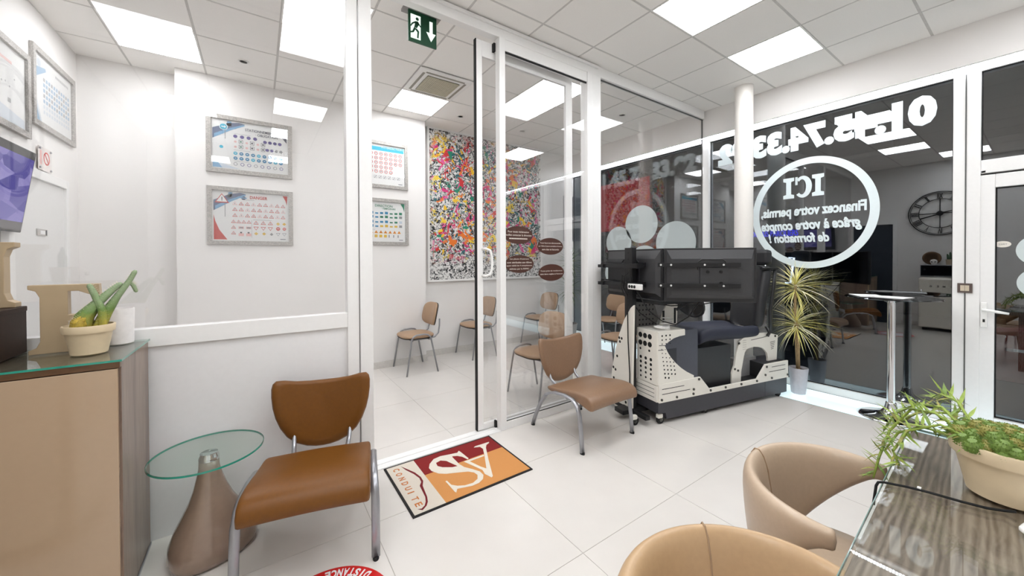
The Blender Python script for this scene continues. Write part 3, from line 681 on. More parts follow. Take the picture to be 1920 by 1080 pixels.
# wall clock
t = thing('wall_clock', 'large open black metal wall clock with roman numerals', 'clock', (XL+.02, 1.257, 2.34))
CK = M('clock_black', (24, 22, 22), .5)
def ringm(r, w_, x0=0, x1=.012, n=48):
    q = MB()
    for x_ in (x0, x1): q.v += [(x_, *p) for p in ell(0, 0, r, n=n)]+[(x_, *p) for p in ell(0, 0, r-w_, n=n)]
    for s_ in (0, 2*n):
        for k in range(n): q.f.append((s_+k, s_+(k+1) % n, s_+n+(k+1) % n, s_+n+k))
    for k in range(n):
        q.f.append((k, (k+1) % n, 2*n+(k+1) % n, 2*n+k)); q.f.append((n+k, n+(k+1) % n, 3*n+(k+1) % n, 3*n+k))
    return q
ringm(.45, .016).build('outer_ring', CK, t); ringm(.42, .008).build('minute_ring', CK, t); ringm(.30, .012).build('inner_ring', CK, t)
for h, num in enumerate(('XII', 'I', 'II', 'III', 'IIII', 'V', 'VI', 'VII', 'VIII', 'IX', 'X', 'XI')):
    a = PI/2-h*PI/6; up = Vector((0, math.cos(a), math.sin(a))); rg = Vector((0, math.sin(a), -math.cos(a)))
    wd = .022*len(num)+.012
    lettering('numeral', num, frame_m(up*.305-rg*wd/2, rg, up), CK, t, w=wd, h=.10, depth=.01, bold=.02)
B((.002, -.008, -.30), (.006, .008, .30)).build('spoke', CK, t); B((.002, -.30, -.008), (.006, .30, .008)).build('spoke', CK, t)
MB().prism(ell(0, 0, .05, n=20), 0, .02, 'yz').build('hub', CK, t)
MB().prism([(-.02, .01), (-.01, -.02), (.27, -.11), (.28, -.09)], .02, .024, 'yz').build('minute_hand', CK, t); MB().prism([(0, .015), (.01, -.015), (-.16, .03), (-.17, .05)], .024, .028, 'yz').build('hour_hand', CK, t)
# open doorway, the unlit room behind it painted as a dark slate sheet
d = thing('door_4', 'dark slate coloured door in white casing on the office side wall', None, (XL, 0, 0), kind='structure')
B((0, 1.93, 0), (.015, 2.58, 2.17)).build('leaf', M('doorway_dark', (44, 52, 62), .4), d)  # no door leaf: flat sheet coloured with the darkness of the room beyond
for a, b in (((1.86, 0), (1.93, 2.25)), ((1.93, 2.17), (2.59, 2.25))): B((0, a[0], a[1]), (.05, b[0], b[1])).build('casing', ALU, d, bevel=.004)
# fridge, microwave and trinkets
FW = M('fridge_cream', (232, 226, 214), .2, coat=.6)
t = thing('mini_fridge', 'cream rounded retro mini fridge standing by the office side wall', 'fridge', (XL+.03, .88, 0))
B((0, 0, .05), (.56, .60, 1.05)).build('body', FW, t, bevel=.06); B((.565, .01, .07), (.61, .59, 1.03)).build('door', FW, t, bevel=.02)
for k, ch in enumerate('SMEG'): lettering('badge_letter', ch, frame_m((.611, .15+.085*k, .86), (0, 1, 0), (0, 0, 1)), CHROME, t, h=.035, depth=.004, bold=.02)
MB().tube([(.61, .54, .80), (.65, .54, .80), (.65, .54, .60), (.61, .54, .60)], .012, 8).build('handle', CHROME, t, 'all')
for a in (.08, .52): B((.05, a-.03, 0), (.5, a+.03, .05)).build('foot', BLACKP, t)
t = thing('microwave', 'black and silver microwave oven standing on the mini fridge', 'microwave', (XL+.05, .95, 1.051))
B((0, 0, 0), (.40, .52, .24)).build('body', SILVER, t, bevel=.006); B((.40, .01, .03), (.41, .51, .23)).build('door', M('oven_black', (14, 14, 16), .1), t); MB().lathe([(.018, 0), (.018, .015)], 14, m=frame_m((.41, .46, .15), (0, 1, 0), (0, 0, 1))).build('knob', BLACKP, t)
t = thing('round_basket', 'round woven brown tray leaning on the wall above the microwave', 'tray', (XL+.06, 1.36, 1.291)); MB().lathe([(.125, -.015), (.135, .0), (.125, .015), (.10, .015), (.10, -.015), (.125, -.015)], 28, m=frame_m((.01, 0, .136), (0, 1, 0), (.1, 0, .99))).build('rim', M('wicker', (120, 92, 66), .8, var=.3, bump=.6), t, True); MB().lathe([(.10, -.004), (.0001, -.004)], 28, m=frame_m((.01, 0, .136), (0, 1, 0), (.1, 0, .99))).build('bottom', M('wicker', (120, 92, 66), .8), t)
t = thing('cactus_pot', 'small potted cactus on the microwave', 'plant', (XL+.2, 1.10, 1.291)); MB().lathe([(.05, 0), (.065, .11), (.058, .11), (.05, .09)], 20).build('pot', M('clay_beige', (196, 176, 150), .7), t, True)
for dx, h in ((0, .26), (.025, .2), (-.025, .18)): MB().tube([(0, dx, .09), (0, dx*1.4, .09+h*.5), (0, dx*1.6, .09+h*.65)], [.016, .015, .006], 8).build('stem', M('cactus_dark', (52, 84, 48), .7), t, True)
t = thing('skull_figurine', 'small white skull ornament standing on the microwave', 'ornament', (XL+.33, 1.30, 1.291)); MB().lathe([(.02, 0), (.035, .01), (.042, .04), (.052, .065), (.045, .095), (.02, .112), (.0001, .115)], 18).build('head', M('bone_white', (232, 226, 220), .4), t, 'all')
for dy in (-.02, .02): MB().lathe([(.013, 0), (.013, .006)], 10, m=frame_m((.042, dy, .062), (0, 1, 0), (0, 0, 1))).build('eye_socket', CK, t)

# ================================================================== SEATING
def lounge_chair(label, loc, rz, leather, group):
    """low chair, local front = -y, feet at x +-.288, y 0 .. .60"""
    t = thing('lounge_chair', label, 'chair', loc, rz, group)
    # seat: padded waterfall slab
    prof = [(-.075, .335), (-.082, .37), (-.065, .412), (-.02, .440), (.06, .446), (.18, .428), (.30, .402), (.43, .392), (.445, .375), (.43, .350), (.30, .352), (.18, .366), (.06, .376), (-.01, .368), (-.045, .345), (-.055, .330)]
    q = MB(); n = len(prof)
    xs = [-.268, -.255, -.13, 0, .13, .255, .268]; ins = [.7, 1, 1, 1, 1, 1, .7]
    cy = sum(p[0] for p in prof)/n; cz = .39
    rows = []
    for x, k in zip(xs, ins):
        for (y, z) in prof:
            zc = .39 if y > -.03 else z
            q.v.append((x, y, zc+(z-zc)*k-(.008*(x/.26)**2)))
    for i in range(len(xs)-1):
        for k in range(n): q.f.append((i*n+k, i*n+(k+1) % n, (i+1)*n+(k+1) % n, (i+1)*n+k))
    q.f.append(tuple(range(n))); q.f.append(tuple((len(xs)-1)*n+k for k in range(n)))
    q.build('seat', leather, t, 'all', sub=2)
    # backrest: shield shape wrapped round the sitter
    hp = [(0, .096), (.08, .098), (.15, .106), (.21, .122), (.240, .126), (.256, .112), (.262, .085), (.261, .04), (.254, -.02), (.240, -.08), (.217, -.14), (.185, -.195), (.14, -.24), (.085, -.268), (.04, -.279), (0, -.282)]
    out = hp+[(-x, z) for x, z in hp[-2:0:-1]]
    NO = len(out)
    q = MB(); rings = [(.0, -.018), (.45, -.020), (.80, -.021), (.95, -.019), (1.0, 0), (.95, .019), (.8, .021), (.45, .020), (.0, .018)]
    for sc, off in rings:
        for (x, z) in out:
            X_, Z_ = x*max(sc, .001), z*max(sc, .001)
            y = .572+.14*(Z_)-.85*X_*X_+off+.02
            q.v.append((X_, y, .625+Z_))
    for j in range(len(rings)-1):
        for k in range(NO): q.f.append((j*NO+k, j*NO+(k+1) % NO, (j+1)*NO+(k+1) % NO, (j+1)*NO+k))
    q.build('backrest', leather, t, 'all')
    for sx in (-1, 1):
        x = .288*sx
        P = [(x, -.0, .012), (x, .012, .15), (x, .028, .27), (x*.985, .055, .335), (x*.97, .11, .368), (x*.96, .20, .375), (x*.96, .32, .362), (x*.965, .42, .32), (x*.97, .50, .22), (x*.99, .56, .10), (x, .595, .012)]
        lg = MB().tube(P, .0205, 10, flat=.62).build('leg', SILVER, t, 'all')
        for p in (P[0], P[-1]): MB().lathe([(.021, 0), (.021, .014)], 12, (p[0], p[1], 0), sx=.7).build('foot_cap', RUBBER, lg)
        MB().tube([(.13*sx, .34, .355), (.135*sx, .44, .35), (.145*sx, .515, .39), (.15*sx, .555, .47), (.145*sx, .575, .56)], .012, 8).build('back_support', SILVER, t, 'all')
    MB().tube([(-.27, .2, .355), (.27, .2, .355)], .012, 8).build('crossbar', SILVER, t)
    return t
LBR = M('brown_leather', (114, 70, 20), .42, var=.05, scale=60, bump=.05, spec=.35)
LTP = M('taupe_leather', (138, 108, 84), .38, var=.04, scale=60, bump=.05)
a1 = math.atan2(-.138, .56)
lounge_chair('low brown leather chair beside the glass side table', (.179, 1.909, 0), a1, LBR, 'low leather lounge chairs')
lounge_chair('low taupe leather chair next to the driving simulator', (2.255, 1.950, 0), 0, LTP, 'low leather lounge chairs')
# visitor chairs, local front = -x
ISO = M('tan_vinyl', (168, 138, 110), .45, var=.03, scale=50); IBK = M('chair_shell_black', (24, 22, 22), .5); ITU = M('grey_tube', (150, 150, 152), .35, .6)
def pad(w, d, h, e=2.6, dome=.012, n=36):
    q = MB(); sh = [(math.copysign(abs(math.cos(2*PI*k/n))**(2/e), math.cos(2*PI*k/n))*w/2, math.copysign(abs(math.sin(2*PI*k/n))**(2/e), math.sin(2*PI*k/n))*d/2) for k in range(n)]
    for sc, z in ((.96, 0), (1, h*.3), (1, h*.7), (.95, h), (.6, h+dome), (.02, h+dome*1.3)): q.v += [(x*sc, y*sc, z) for x, y in sh]
    for j in range(5):
        for k in range(n): q.f.append((j*n+k, j*n+(k+1) % n, (j+1)*n+(k+1) % n, (j+1)*n+k))
    q.f.append(tuple(range(n))); q.f.append(tuple(5*n+k for k in range(n)))
    return q
def iso_chair(label, loc, rz, group):
    t = thing('visitor_chair', label, 'chair', loc, rz, group)
    o = pad(.43, .46, .032, 3.2).build('seat', ISO, t, 'all'); o.location = (0, 0, .445)
    sh = pad(.42, .45, .012, 3.2, 0).build('seat_shell', IBK, t, True); sh.location = (0, 0, .433)
    bk = pad(.30, .43, .03, 3.4); me = bk.mesh('backrest')
    Rm = Matrix.Translation((.235, 0, .715)) @ Matrix.Rotation(math.radians(-78), 4, 'Y')
    me.transform(Rm)
    for v in me.vertices: v.co.x -= 1.1*v.co.y**2-.02
    link('backrest', me, ISO, t, 'all')
    me2 = pad(.30, .43, .012, 3.4, 0).mesh('back_shell'); me2.transform(Rm @ Matrix.Translation((0, 0, -.012)))
    for v in me2.vertices: v.co.x -= 1.1*v.co.y**2-.02
    link('back_shell', me2, IBK, t, 'all')
    for s in (-1, 1):
        y = .262*s
        P = [(-.205, y+.008*s, 0), (-.165, y, .25), (-.135, y-.012*s, .44), (-.11, y-.018*s, .475), (-.07, y-.02*s, .492), (.03, y-.02*s, .496), (.08, y-.02*s, .485), (.115, y-.016*s, .455), (.145, y-.006*s, .30), (.205, y+.008*s, 0)]
        MB().tube(P, .011, 8, flat=.85).build('leg', ITU, t, 'all')
        MB().tube([(-.12, .19*s, .425), (.12, .19*s, .425), (.20, .18*s, .435), (.25, .175*s, .48), (.27, .165*s, .57), (.275, .16*s, .66)], .010, 8).build('back_support', ITU, t, 'all')
    for x in (-.12, .10): MB().tube([(x, -.245, .425), (x, .245, .425)], .009, 6).build('crossbar', ITU, t)
    return t
G6 = 'tan visitor chairs in the training room'
c0 = iso_chair('tan visitor chair with grey tube legs in front of the white wall pier', (1.70, 4.73, 0), 0, G6)
for (x, y, rz, lab) in ((2.715, 4.92, 0, 'tan visitor chair standing below the splatter painting'),
                        (2.44, 3.07, 0, 'tan visitor chair just behind the fixed glass pane, close to the partition'),
                        (3.93, 4.88, 0, 'tan visitor chair in front of the green palm'),
                        (4.70, 4.05, 0, 'tan visitor chair seen through the frameless pane, far from the partition'),
                        (3.75, 3.05, 0, 'tan visitor chair behind the simulator screens, close to the partition')):
    dup(c0, (x, y, 0), rz, lab)
# tub chairs
TUB = M('tub_leather', (190, 168, 144), .36, var=.03, scale=70, bump=.05, coat=.1); TUB2 = M('tub_leather_warm', (186, 154, 116), .36, var=.03, scale=70, bump=.05, coat=.1)
def tub_chair(label, loc, rz, mat):
    t = thing('tub_chair', label, 'chair', loc, rz, 'taupe tub chairs at the desk')
    nu, nv = 49, 14
    def band(i, j):
        th = math.radians(-104+208*i/(nu-1)); f = (math.cos(th)+.24)/1.24
        f = max(f, 0)
        zt = .735+.018*f; zb = .70-.30*f**1.15
        zb = min(zb, zt-.055)
        hgt = zt-zb; a = 2*PI*j/nv
        k = .031*(.55+.45*min(1, f*2.5))
        off = math.cos(a)*k; zz = (zt+zb)/2+math.copysign(abs(math.sin(a))**.55, math.sin(a))*hgt/2
        lean = .10*(zz-.74)*f
        rx = .27+off+lean; ry = .235+off+lean*1.2
        return (rx*math.sin(th), ry*math.cos(th), zz)
    q = MB(); q.v = [band(i, j) for i in range(nu) for j in range(nv)]
    for i in range(nu-1):
        for j in range(nv): q.f.append((i*nv+j, i*nv+(j+1) % nv, (i+1)*nv+(j+1) % nv, (i+1)*nv+j))
    q.f.append(tuple(range(nv))); q.f.append(tuple((nu-1)*nv+j for j in range(nv)))
    q.build('back_band', mat, t, 'all', sub=1)
    sm = MB()
    for k in range(14):
        a = .02+(PI/2-.02)*k/13*2
    P = []
    for k in range(9): P.append(band(24, (k*nv//14+11) % nv))
    MB().tube([(0, band(24, j)[1]+(.0015 if j in (0, 1, 2, 12, 13) else .0), band(24, j)[2]) for j in (12, 13, 0, 1, 2, 3, 4, 5, 6, 7, 8, 9)], .0022, 5).build('seam', M('seam_tan', (166, 138, 110), .6), t)
    o = pad(.47, .46, .08, 2.6, .02).build('seat', mat, t, 'all'); o.location = (0, -.02, .385)
    for s in (-1, 1): MB().tube([(.17*s, .15, .40), (.20*s, .20, .46), (.205*s, .215, .53)], .028, 8).build('bracket', mat, t, 'all')
    for sx in (-1, 1):
        for sy in (-1, 1): MB().tube([(.16*sx, .14*sy, .385), (.19*sx, .18*sy, 0)], [.018, .012], 8).build('leg', CHROME, t, 'all')
    return t
tub_chair('taupe leather tub chair beside the trailing plants on the desk', (1.50, .365, 0), 0, TUB)
tub_chair('warm beige leather tub chair at the end of the desk away from the plants', (.825, .315, 0), -.60, TUB2)

# ================================================================== DESK
GEDG2 = M('grey_glass_edge', (120, 146, 140), .08)
WDK = wood('desk_wood', (100, 81, 69), (158, 138, 123), 'X', .5, 0, 6.0)
t = thing('desk', 'grey-brown wood desk with clear glass top', 'desk', (1.40, -.13, 0), math.radians(3.0))
B((-.36, -.42, .70), (.80, .40, .748)).build('top', WDK, t, bevel=.002)
o = B((-.365, -.425, .750), (.805, .405, .758)).build('glass_top', glass('desk_glass', .028, (250, 253, 252)), t)
B((-.365, .4045, .750), (.805, .4065, .758)).build('glass_edge', GEDG2, t); B((.8045, -.425, .750), (.8065, .405, .758)).build('glass_edge', GEDG2, t)
for x in (-.30, .74): B((x, -.40, 0), (x+.04, .30, .70)).build('side_panel', WDK, t)
B((-.26, -.30, .30), (.74, -.28, .70)).build('modesty_panel', WDK, t)
# cable and white monitor foot on the desk
def on_desk(x, y, z=.759): return (x, y, z)
t = thing('monitor_stand', 'white monitor foot on the desk by the cactus pot', 'stand', (1.35, -.085, .759))
MB().prism([(-.10, -.10), (.08, -.10), (.10, 0.0), (.06, .06), (-.06, .06), (-.12, 0)], 0, .012, 'xy').build('base', M('white_plastic', (242, 241, 238), .25), t, bevel=.004)
t.rotation_euler = (0, 0, math.radians(90)); t.location = (1.575, -.06, .759)
t = thing('desk_cable', 'thin black cable lying across the glass desk top', 'cable', (0, 0, .7595))
MB().tube([(1.655, .045, .012), (1.655, .065, .004), (1.634, .092, .004), (1.619, .137, .004), (1.606, .196, .004), (1.591, .237, .004), (1.566, .282, .004), (1.560, .292, .001), (1.556, .296, -.01), (1.53, .297, -.06)], .0035, 6).build('wire', RUBBER, t, 'all')
B((1.600, .209, .0), (1.610, .217, .010)).build('clip', M('white_plastic', (242, 241, 238)), t)
# planter on desk
BEIGE = M('beige_ceramic', (222, 202, 168), .42, var=.02)
def flower_pot(t, r0, r1, h, rim=.25, mat=None):
    MB().lathe([(r0*.9, 0), (r0, .004), (r0+(r1-r0)*(1-rim)*.9, h*(1-rim)), (r1*.985, h*(1-rim)), (r1*1.0, h*(1-rim)+.004), (r1*1.02, h-.004), (r1*1.0, h), (r1*.93, h), (r1*.9, h*.85), (.001, h*.85)], 48).build('pot', mat or BEIGE, t, True)
    MB().lathe([(r1*.9, h*.86), (.001, h*.88)], 24).build('soil', M('soil', (70, 56, 42), .9, var=.3, bump=.8), t)
t = thing('planter', 'beige flower pot of clustered cactus and trailing succulent on the desk', 'plant', (1.768, .064, .759))
flower_pot(t, .076, .110, .150)
GRN = [M('succulent_green', (116, 142, 66), .55, var=.2, scale=90), M('succulent_lime', (150, 172, 74), .5, var=.15, scale=90), M('succulent_olive', (150, 146, 76), .55, var=.2, scale=90)]
bump_me = MB()
bump_me.lathe([(.018, 0), (.024, .012), (.022, .03), (.013, .042), (.0001, .045)], 10)
for k in range(60):
    a = 2*PI*k/15+(k//15)*.4; zz = .006+.010*(k//15); rr = (.024, .0235, .019, .012)[k//15]
    bump_me.add([(rr*math.cos(a-.16), rr*math.sin(a-.16), zz), (rr*math.cos(a+.16), rr*math.sin(a+.16), zz), (rr*.96*math.cos(a), rr*.96*math.sin(a), zz+.009), ((rr+.008)*math.cos(a), (rr+.008)*math.sin(a), zz+.008)], [(0, 1, 3), (1, 2, 3), (2, 0, 3)])
bm_me = bump_me.mesh('cactus_head')
for k in range(78):
    a = k*2.39996; r = .096*math.sqrt((k+.5)/78)
    me = bm_me.copy() if k < 3 else None
    o = bpy.data.objects.new('cactus_head', bm_me.copy() if k < 3 else HEADS[k % 3]); COL.objects.link(o); o.parent = t
    if k < 3:
        o.data.materials.clear(); o.data.materials.append(GRN[(0, 2, 0)[k]])
        HEADS = (HEADS+[o.data]) if k else [o.data]
    s_ = random.uniform(.55, .85); o.location = (r*math.cos(a), r*math.sin(a), .125+.045*(1-(r/.1)**2)+random.uniform(0, .012)); o.scale = (s_, s_, s_)
    o.rotation_euler = (r*4*-math.sin(a)*-1, r*4*math.cos(a), random.uniform(0, 6))
def leaf_mesh(L_, w_, droop=.3, n=5):
    q = MB()
    for i in range(n+1):
        u = i/n; ww = w_*(math.sin(PI*min(1, u*.8+.18)))*(1-u**3)
        x = L_*u; z = -droop*L_*u*u
        q.v += [(x, -ww, z+ww*.35), (x, 0, z), (x, ww, z+ww*.35)]
    for i in range(n):
        b = i*3; q.f += [(b, b+1, b+4, b+3), (b+1, b+2, b+5, b+4)]
    return q
def fleaf(mat, L_, w_, droop): 
    me = leaf_mesh(L_, w_, droop).mesh('leaf'); me.materials.append(mat)
    for p in me.polygons: p.use_smooth = True
    return me
SL = [fleaf(GRN[0], .05, .0042, .25), fleaf(GRN[1], .055, .0045, -.1), fleaf(GRN[2], .042, .004, .3)]
def put_leaf(me, parent, p, yaw, pitch, s=1, roll=0):
    o = bpy.data.objects.new('leaf', me); COL.objects.link(o); o.parent = parent; o.location = p
    o.rotation_euler = (Matrix.Rotation(yaw, 3, 'Z') @ Matrix.Rotation(-pitch, 3, 'Y') @ Matrix.Rotation(roll, 3, 'X')).to_euler(); o.scale = (s, s, s); return o
stems = [[(-.03, .06, .15), (.02, .14, .19), (.07, .20, .17), (.06, .25, .08), (.0, .265, .0), (-.05, .27, -.06)], [(-.06, .04, .15), (-.06, .12, .18), (-.04, .19, .13), (-.07, .22, .06), (-.10, .20, .03)],
         [(0, .07, .15), (.07, .13, .20), (.12, .19, .18), (.16, .25, .12), (.15, .28, .05)], [(.02, .05, .15), (.10, .10, .22), (.17, .14, .22), (.23, .16, .18)], [(-.05, .06, .14), (-.02, .16, .15), (.0, .22, .10), (-.03, .245, .04)], [(.05, .08, .15), (.13, .12, .17), (.19, .20, .13), (.2, .26, .06)]]
for si, P in enumerate(stems):
    MB().tube(P, [.004]*(len(P)-1)+[.0025], 6).build('stem', GRN[1], t, 'all')
    for k in range(46):
        u = (k+1)/46*(len(P)-1); i = min(int(u), len(P)-2); p = Vector(P[i]).lerp(Vector(P[i+1]), u-i); d = Vector(P[i+1])-Vector(P[i])
        yaw = math.atan2(d.y, d.x)+random.uniform(-1.6, 1.6); put_leaf(SL[(k+si) % 3], t, p, yaw, random.uniform(-.6, .9), random.uniform(.8, 1.3))

# ================================================================== CABINET
WCB = wood('cabinet_wood', (104, 84, 72), (146, 124, 108), 'Z', .35, .3, 5.0)
t = thing('cabinet', 'taupe fronted wooden reception cabinet with glass top', 'cabinet', (-1.12, 2.13, 0))
B((0, .02, .0), (.655, .465, 1.04)).build('carcass', WCB, t)
LQ = M('taupe_lacquer', (184, 158, 130), .12, var=.01, coat=.8)
B((0, 0, .02), (.325, .019, 1.012)).build('door', LQ, t, bevel=.002); B((.329, 0, .02), (.648, .019, 1.012)).build('door', LQ, t, bevel=.002)
B((0, .0, 1.016), (.655, .02, 1.04)).build('top_edge', wood('edge_wood', (96, 66, 40), (128, 92, 60), 'X', .4, .2), t)
B((.6555, .0, .0), (.660, .46, .012)).build('plinth_trim', SILVER, t)
B((-.005, -.006, 1.041), (.661, .468, 1.049)).build('glass_top', GL_TOP, t)
B((-.005, -.0075, 1.041), (.661, -.0055, 1.049)).build('glass_edge', GEDGE, t); B((.6605, -.006, 1.041), (.6625, .468, 1.049)).build('glass_edge', GEDGE, t)
# letters
GOLD = M('champagne_card', (186, 164, 132), .38, .25, var=.04, scale=12)
def slab_E(w_, h_):
    a = [(0, 0), (w_*.93, 0), (w_, h_*.30), (w_*.93, h_*.30), (w_*.80, h_*.12), (w_*.62, h_*.085), (w_*.52, h_*.085), (w_*.52, h_*.46), (w_*.66, h_*.46), (w_*.74, h_*.36), (w_*.80, h_*.36), (w_*.80, h_*.66), (w_*.74, h_*.66), (w_*.66, h_*.55), (w_*.52, h_*.55), (w_*.52, h_*.90), (w_*.66, h_*.90), (w_*.82, h_*.84), (w_*.92, h_*.72), (w_*.97, h_*.72), (w_*.95, h_), (0, h_), (0, h_*.94), (w_*.10, h_*.91), (w_*.15, h_*.82), (w_*.15, h_*.18), (w_*.10, h_*.09), (0, h_*.06)]
    return a
def slab_I(w_, h_):
    return [(0, 0), (w_, 0), (w_, h_*.07), (w_*.86, h_*.11), (w_*.80, h_*.22), (w_*.80, h_*.78), (w_*.86, h_*.89), (w_, h_*.93), (w_, h_), (0, h_), (0, h_*.93), (w_*.14, h_*.89), (w_*.20, h_*.78), (w_*.20, h_*.22), (w_*.14, h_*.11), (0, h_*.07)]
t = thing('letter_e', 'champagne coloured block letter E standing on the cabinet', 'letter', (-.800, 2.43, 1.050), math.radians(3))
MB().prism(slab_E(.215, .295), 0, .045, 'xz').build('body', GOLD, t, bevel=.002)
bx = thing('box', 'dark brown box on the cabinet under the letter I', 'box', (-.838, 2.24, 1.050), 0)
B((-.26, 0, 0), (0, .30, .20)).build('body', M('dark_brown_box', (48, 33, 25), .55, var=.1, spec=.2), bx, bevel=.003); B((-.262, -.002, .18), (.002, .302, .202)).build('lid', M('dark_brown_box', (52, 38, 32)), bx, bevel=.003)
t = thing('letter_i', 'champagne coloured block letter I standing on the dark box', 'letter', (-.99, 2.47, 1.253), 0)
MB().prism(slab_I(.145, .275), 0, .05, 'xz').build('body', GOLD, t, bevel=.002)
t = thing('white_vase', 'white cylindrical vase with dark drop mark behind the cactus', 'vase', (-.552, 2.53, 1.050))
MB().lathe([(.046, 0), (.05, .004), (.053, .17), (.049, .17), (.046, .02), (.001, .02)], 32).build('body', M('vase_white', (240, 236, 234), .3), t, True)
m_ = Matrix.Rotation(math.radians(-118), 4, 'Z')
MB().prism([(-.006, .0), (0, -.008), (.006, 0), (.004, .01), (0, .024), (-.004, .01)], .0515, .053, 'yz').build('drop_mark', RUBBER, t).data.transform(m_ @ Matrix.Translation((.0005, 0, .125)))
# leaning cactus
t = thing('potted_cactus', 'beige pot with leaning columnar cactus stems on the cabinet', 'plant', (-.600, 2.335, 1.050))
flower_pot(t, .055, .078, .125)
CG = M('cactus_green', (132, 158, 104), .7, var=.35, scale=70, bump=.6); CY = M('cactus_yellow', (186, 160, 62), .7, var=.3, scale=90, bump=.6); SPN = M('cactus_spine', (214, 206, 182), .6)
def cactus_mat():
    m = bpy.data.materials.new('cactus_skin'); m.use_nodes = True; nt = m.node_tree; p = nt.nodes['Principled BSDF']; p.inputs['Roughness'].default_value = .7
    tc = nt.nodes.new('ShaderNodeTexCoord'); sp = nt.nodes.new('ShaderNodeSeparateXYZ'); n = nt.nodes.new('ShaderNodeTexNoise'); n.inputs['Scale'].default_value = 26; n.inputs['Detail'].default_value = 4
    k = nt.nodes.new('ShaderNodeMath'); k.operation = 'MULTIPLY_ADD'; k.inputs[1].default_value = .12
    rp = nt.nodes.new('ShaderNodeValToRGB'); e = rp.color_ramp.elements
    e[0].position = .17; e[0].color = (*lin((196, 176, 70)), 1); e[1].position = .33; e[1].color = (*lin((152, 172, 134)), 1)
    x = e.new(.24); x.color = (*lin((112, 142, 72)), 1)
    L = nt.links.new; L(tc.outputs['Object'], sp.inputs[0]); L(tc.outputs['Object'], n.inputs['Vector']); L(n.outputs['Fac'], k.inputs[0]); L(sp.outputs['Z'], k.inputs[2]); L(k.outputs[0], rp.inputs[0]); L(rp.outputs[0], p.inputs['Base Color'])
    return m
CG = cactus_mat()
def cactus(path, rad, mat):
    n = 14; P = [Vector(p) for p in path]; fine = []; rr = []
    for i in range(len(P)-1):
        for k in range(5): fine.append(P[i].lerp(P[i+1], k/5)); rr.append(rad[i]+(rad[i+1]-rad[i])*k/5)
    fine.append(P[-1]); rr.append(rad[-1]*.5)
    o = MB().tube(fine, rr, 20).build('stem', mat, t, 'all')
    for i, v in enumerate(o.data.vertices):
        c = fine[i//20]
        if (i % 20) % 2: v.co = c+(v.co-c)*.82
    sp = MB()
    for i in range(1, len(fine)-1):
        for k in range(0, 20, 2):
            b = o.data.vertices[i*20+k].co; d_ = (b-fine[i]).normalized(); q_ = b+d_*.009+Vector((0, 0, .003))
            s_ = Vector((.0009, .0009, 0)); sp.add([b-s_, b+s_, q_], [(0, 1, 2)])
    s = sp.build('spines', SPN, o); s['kind'] = 'stuff'
cactus([(-.02, -.01, .09), (-.01, -.015, .16), (.03, -.01, .22), (.07, 0, .27), (.10, .0, .30)], [.030, .030, .018, .013, .010], CG)
cactus([(.02, .0, .09), (.05, .0, .17), (.085, .0, .24), (.125, .0, .31), (.145, .0, .355)], [.024, .02, .013, .010, .009], CG)
cactus([(.045, -.02, .10), (.045, -.022, .18), (.02, -.02, .26), (.005, -.02, .30)], [.014, .014, .011, .009], CG)
cactus([(-.025, -.03, .10), (-.02, -.03, .14), (-.005, -.028, .165)], [.026, .026, .014], CY)
cactus([(.125, .01, .30), (.135, .01, .285), (.145, .01, .255)], [.007, .008, .007], CG)

# ================================================================== SIDE TABLE
t = thing('side_table', 'round glass side table on a flowing bronze pedestal', 'table', (-.21, 2.372, 0))
BRZ = M('bronze_lacquer', (146, 124, 108), .22, .15, var=.03, coat=.6)
prof = [(.150, 0), (.172, .012), (.178, .04), (.172, .085), (.150, .14), (.118, .20), (.088, .26), (.066, .32), (.050, .38), (.042, .42), (.040, .455)]
o = MB().lathe(prof, 48).build('pedestal', BRZ, t, 'all')
for v in o.data.vertices:
    k = max(0, 1-v.co.z/.40); v.co.x += .02*k*math.cos(2*math.atan2(v.co.y, v.co.x)); v.co.x -= .02*k*0
MB().lathe([(.042, .455), (.042, .47), (.036, .485), (.036, .490)], 32).build('collar', CHROME, t, True)
MB().lathe([(.001, .490), (.228, .490), (.228, .498), (.001, .498)], 64).build('glass_top', GL_TOP, t)
q = MB(); q.v = [(.2285*math.cos(a)*k, .2285*math.sin(a)*k, z) for k in (1, .985) for z in (.490, .498) for a in [2*PI*i/64 for i in range(64)]]
for i in range(64): q.f += [(i, (i+1) % 64, 64+(i+1) % 64, 64+i), (128+i, 128+(i+1) % 64, 192+(i+1) % 64, 192+i), (i, (i+1) % 64, 128+(i+1) % 64, 128+i)]
q.build('glass_edge', GEDGE, t, True)

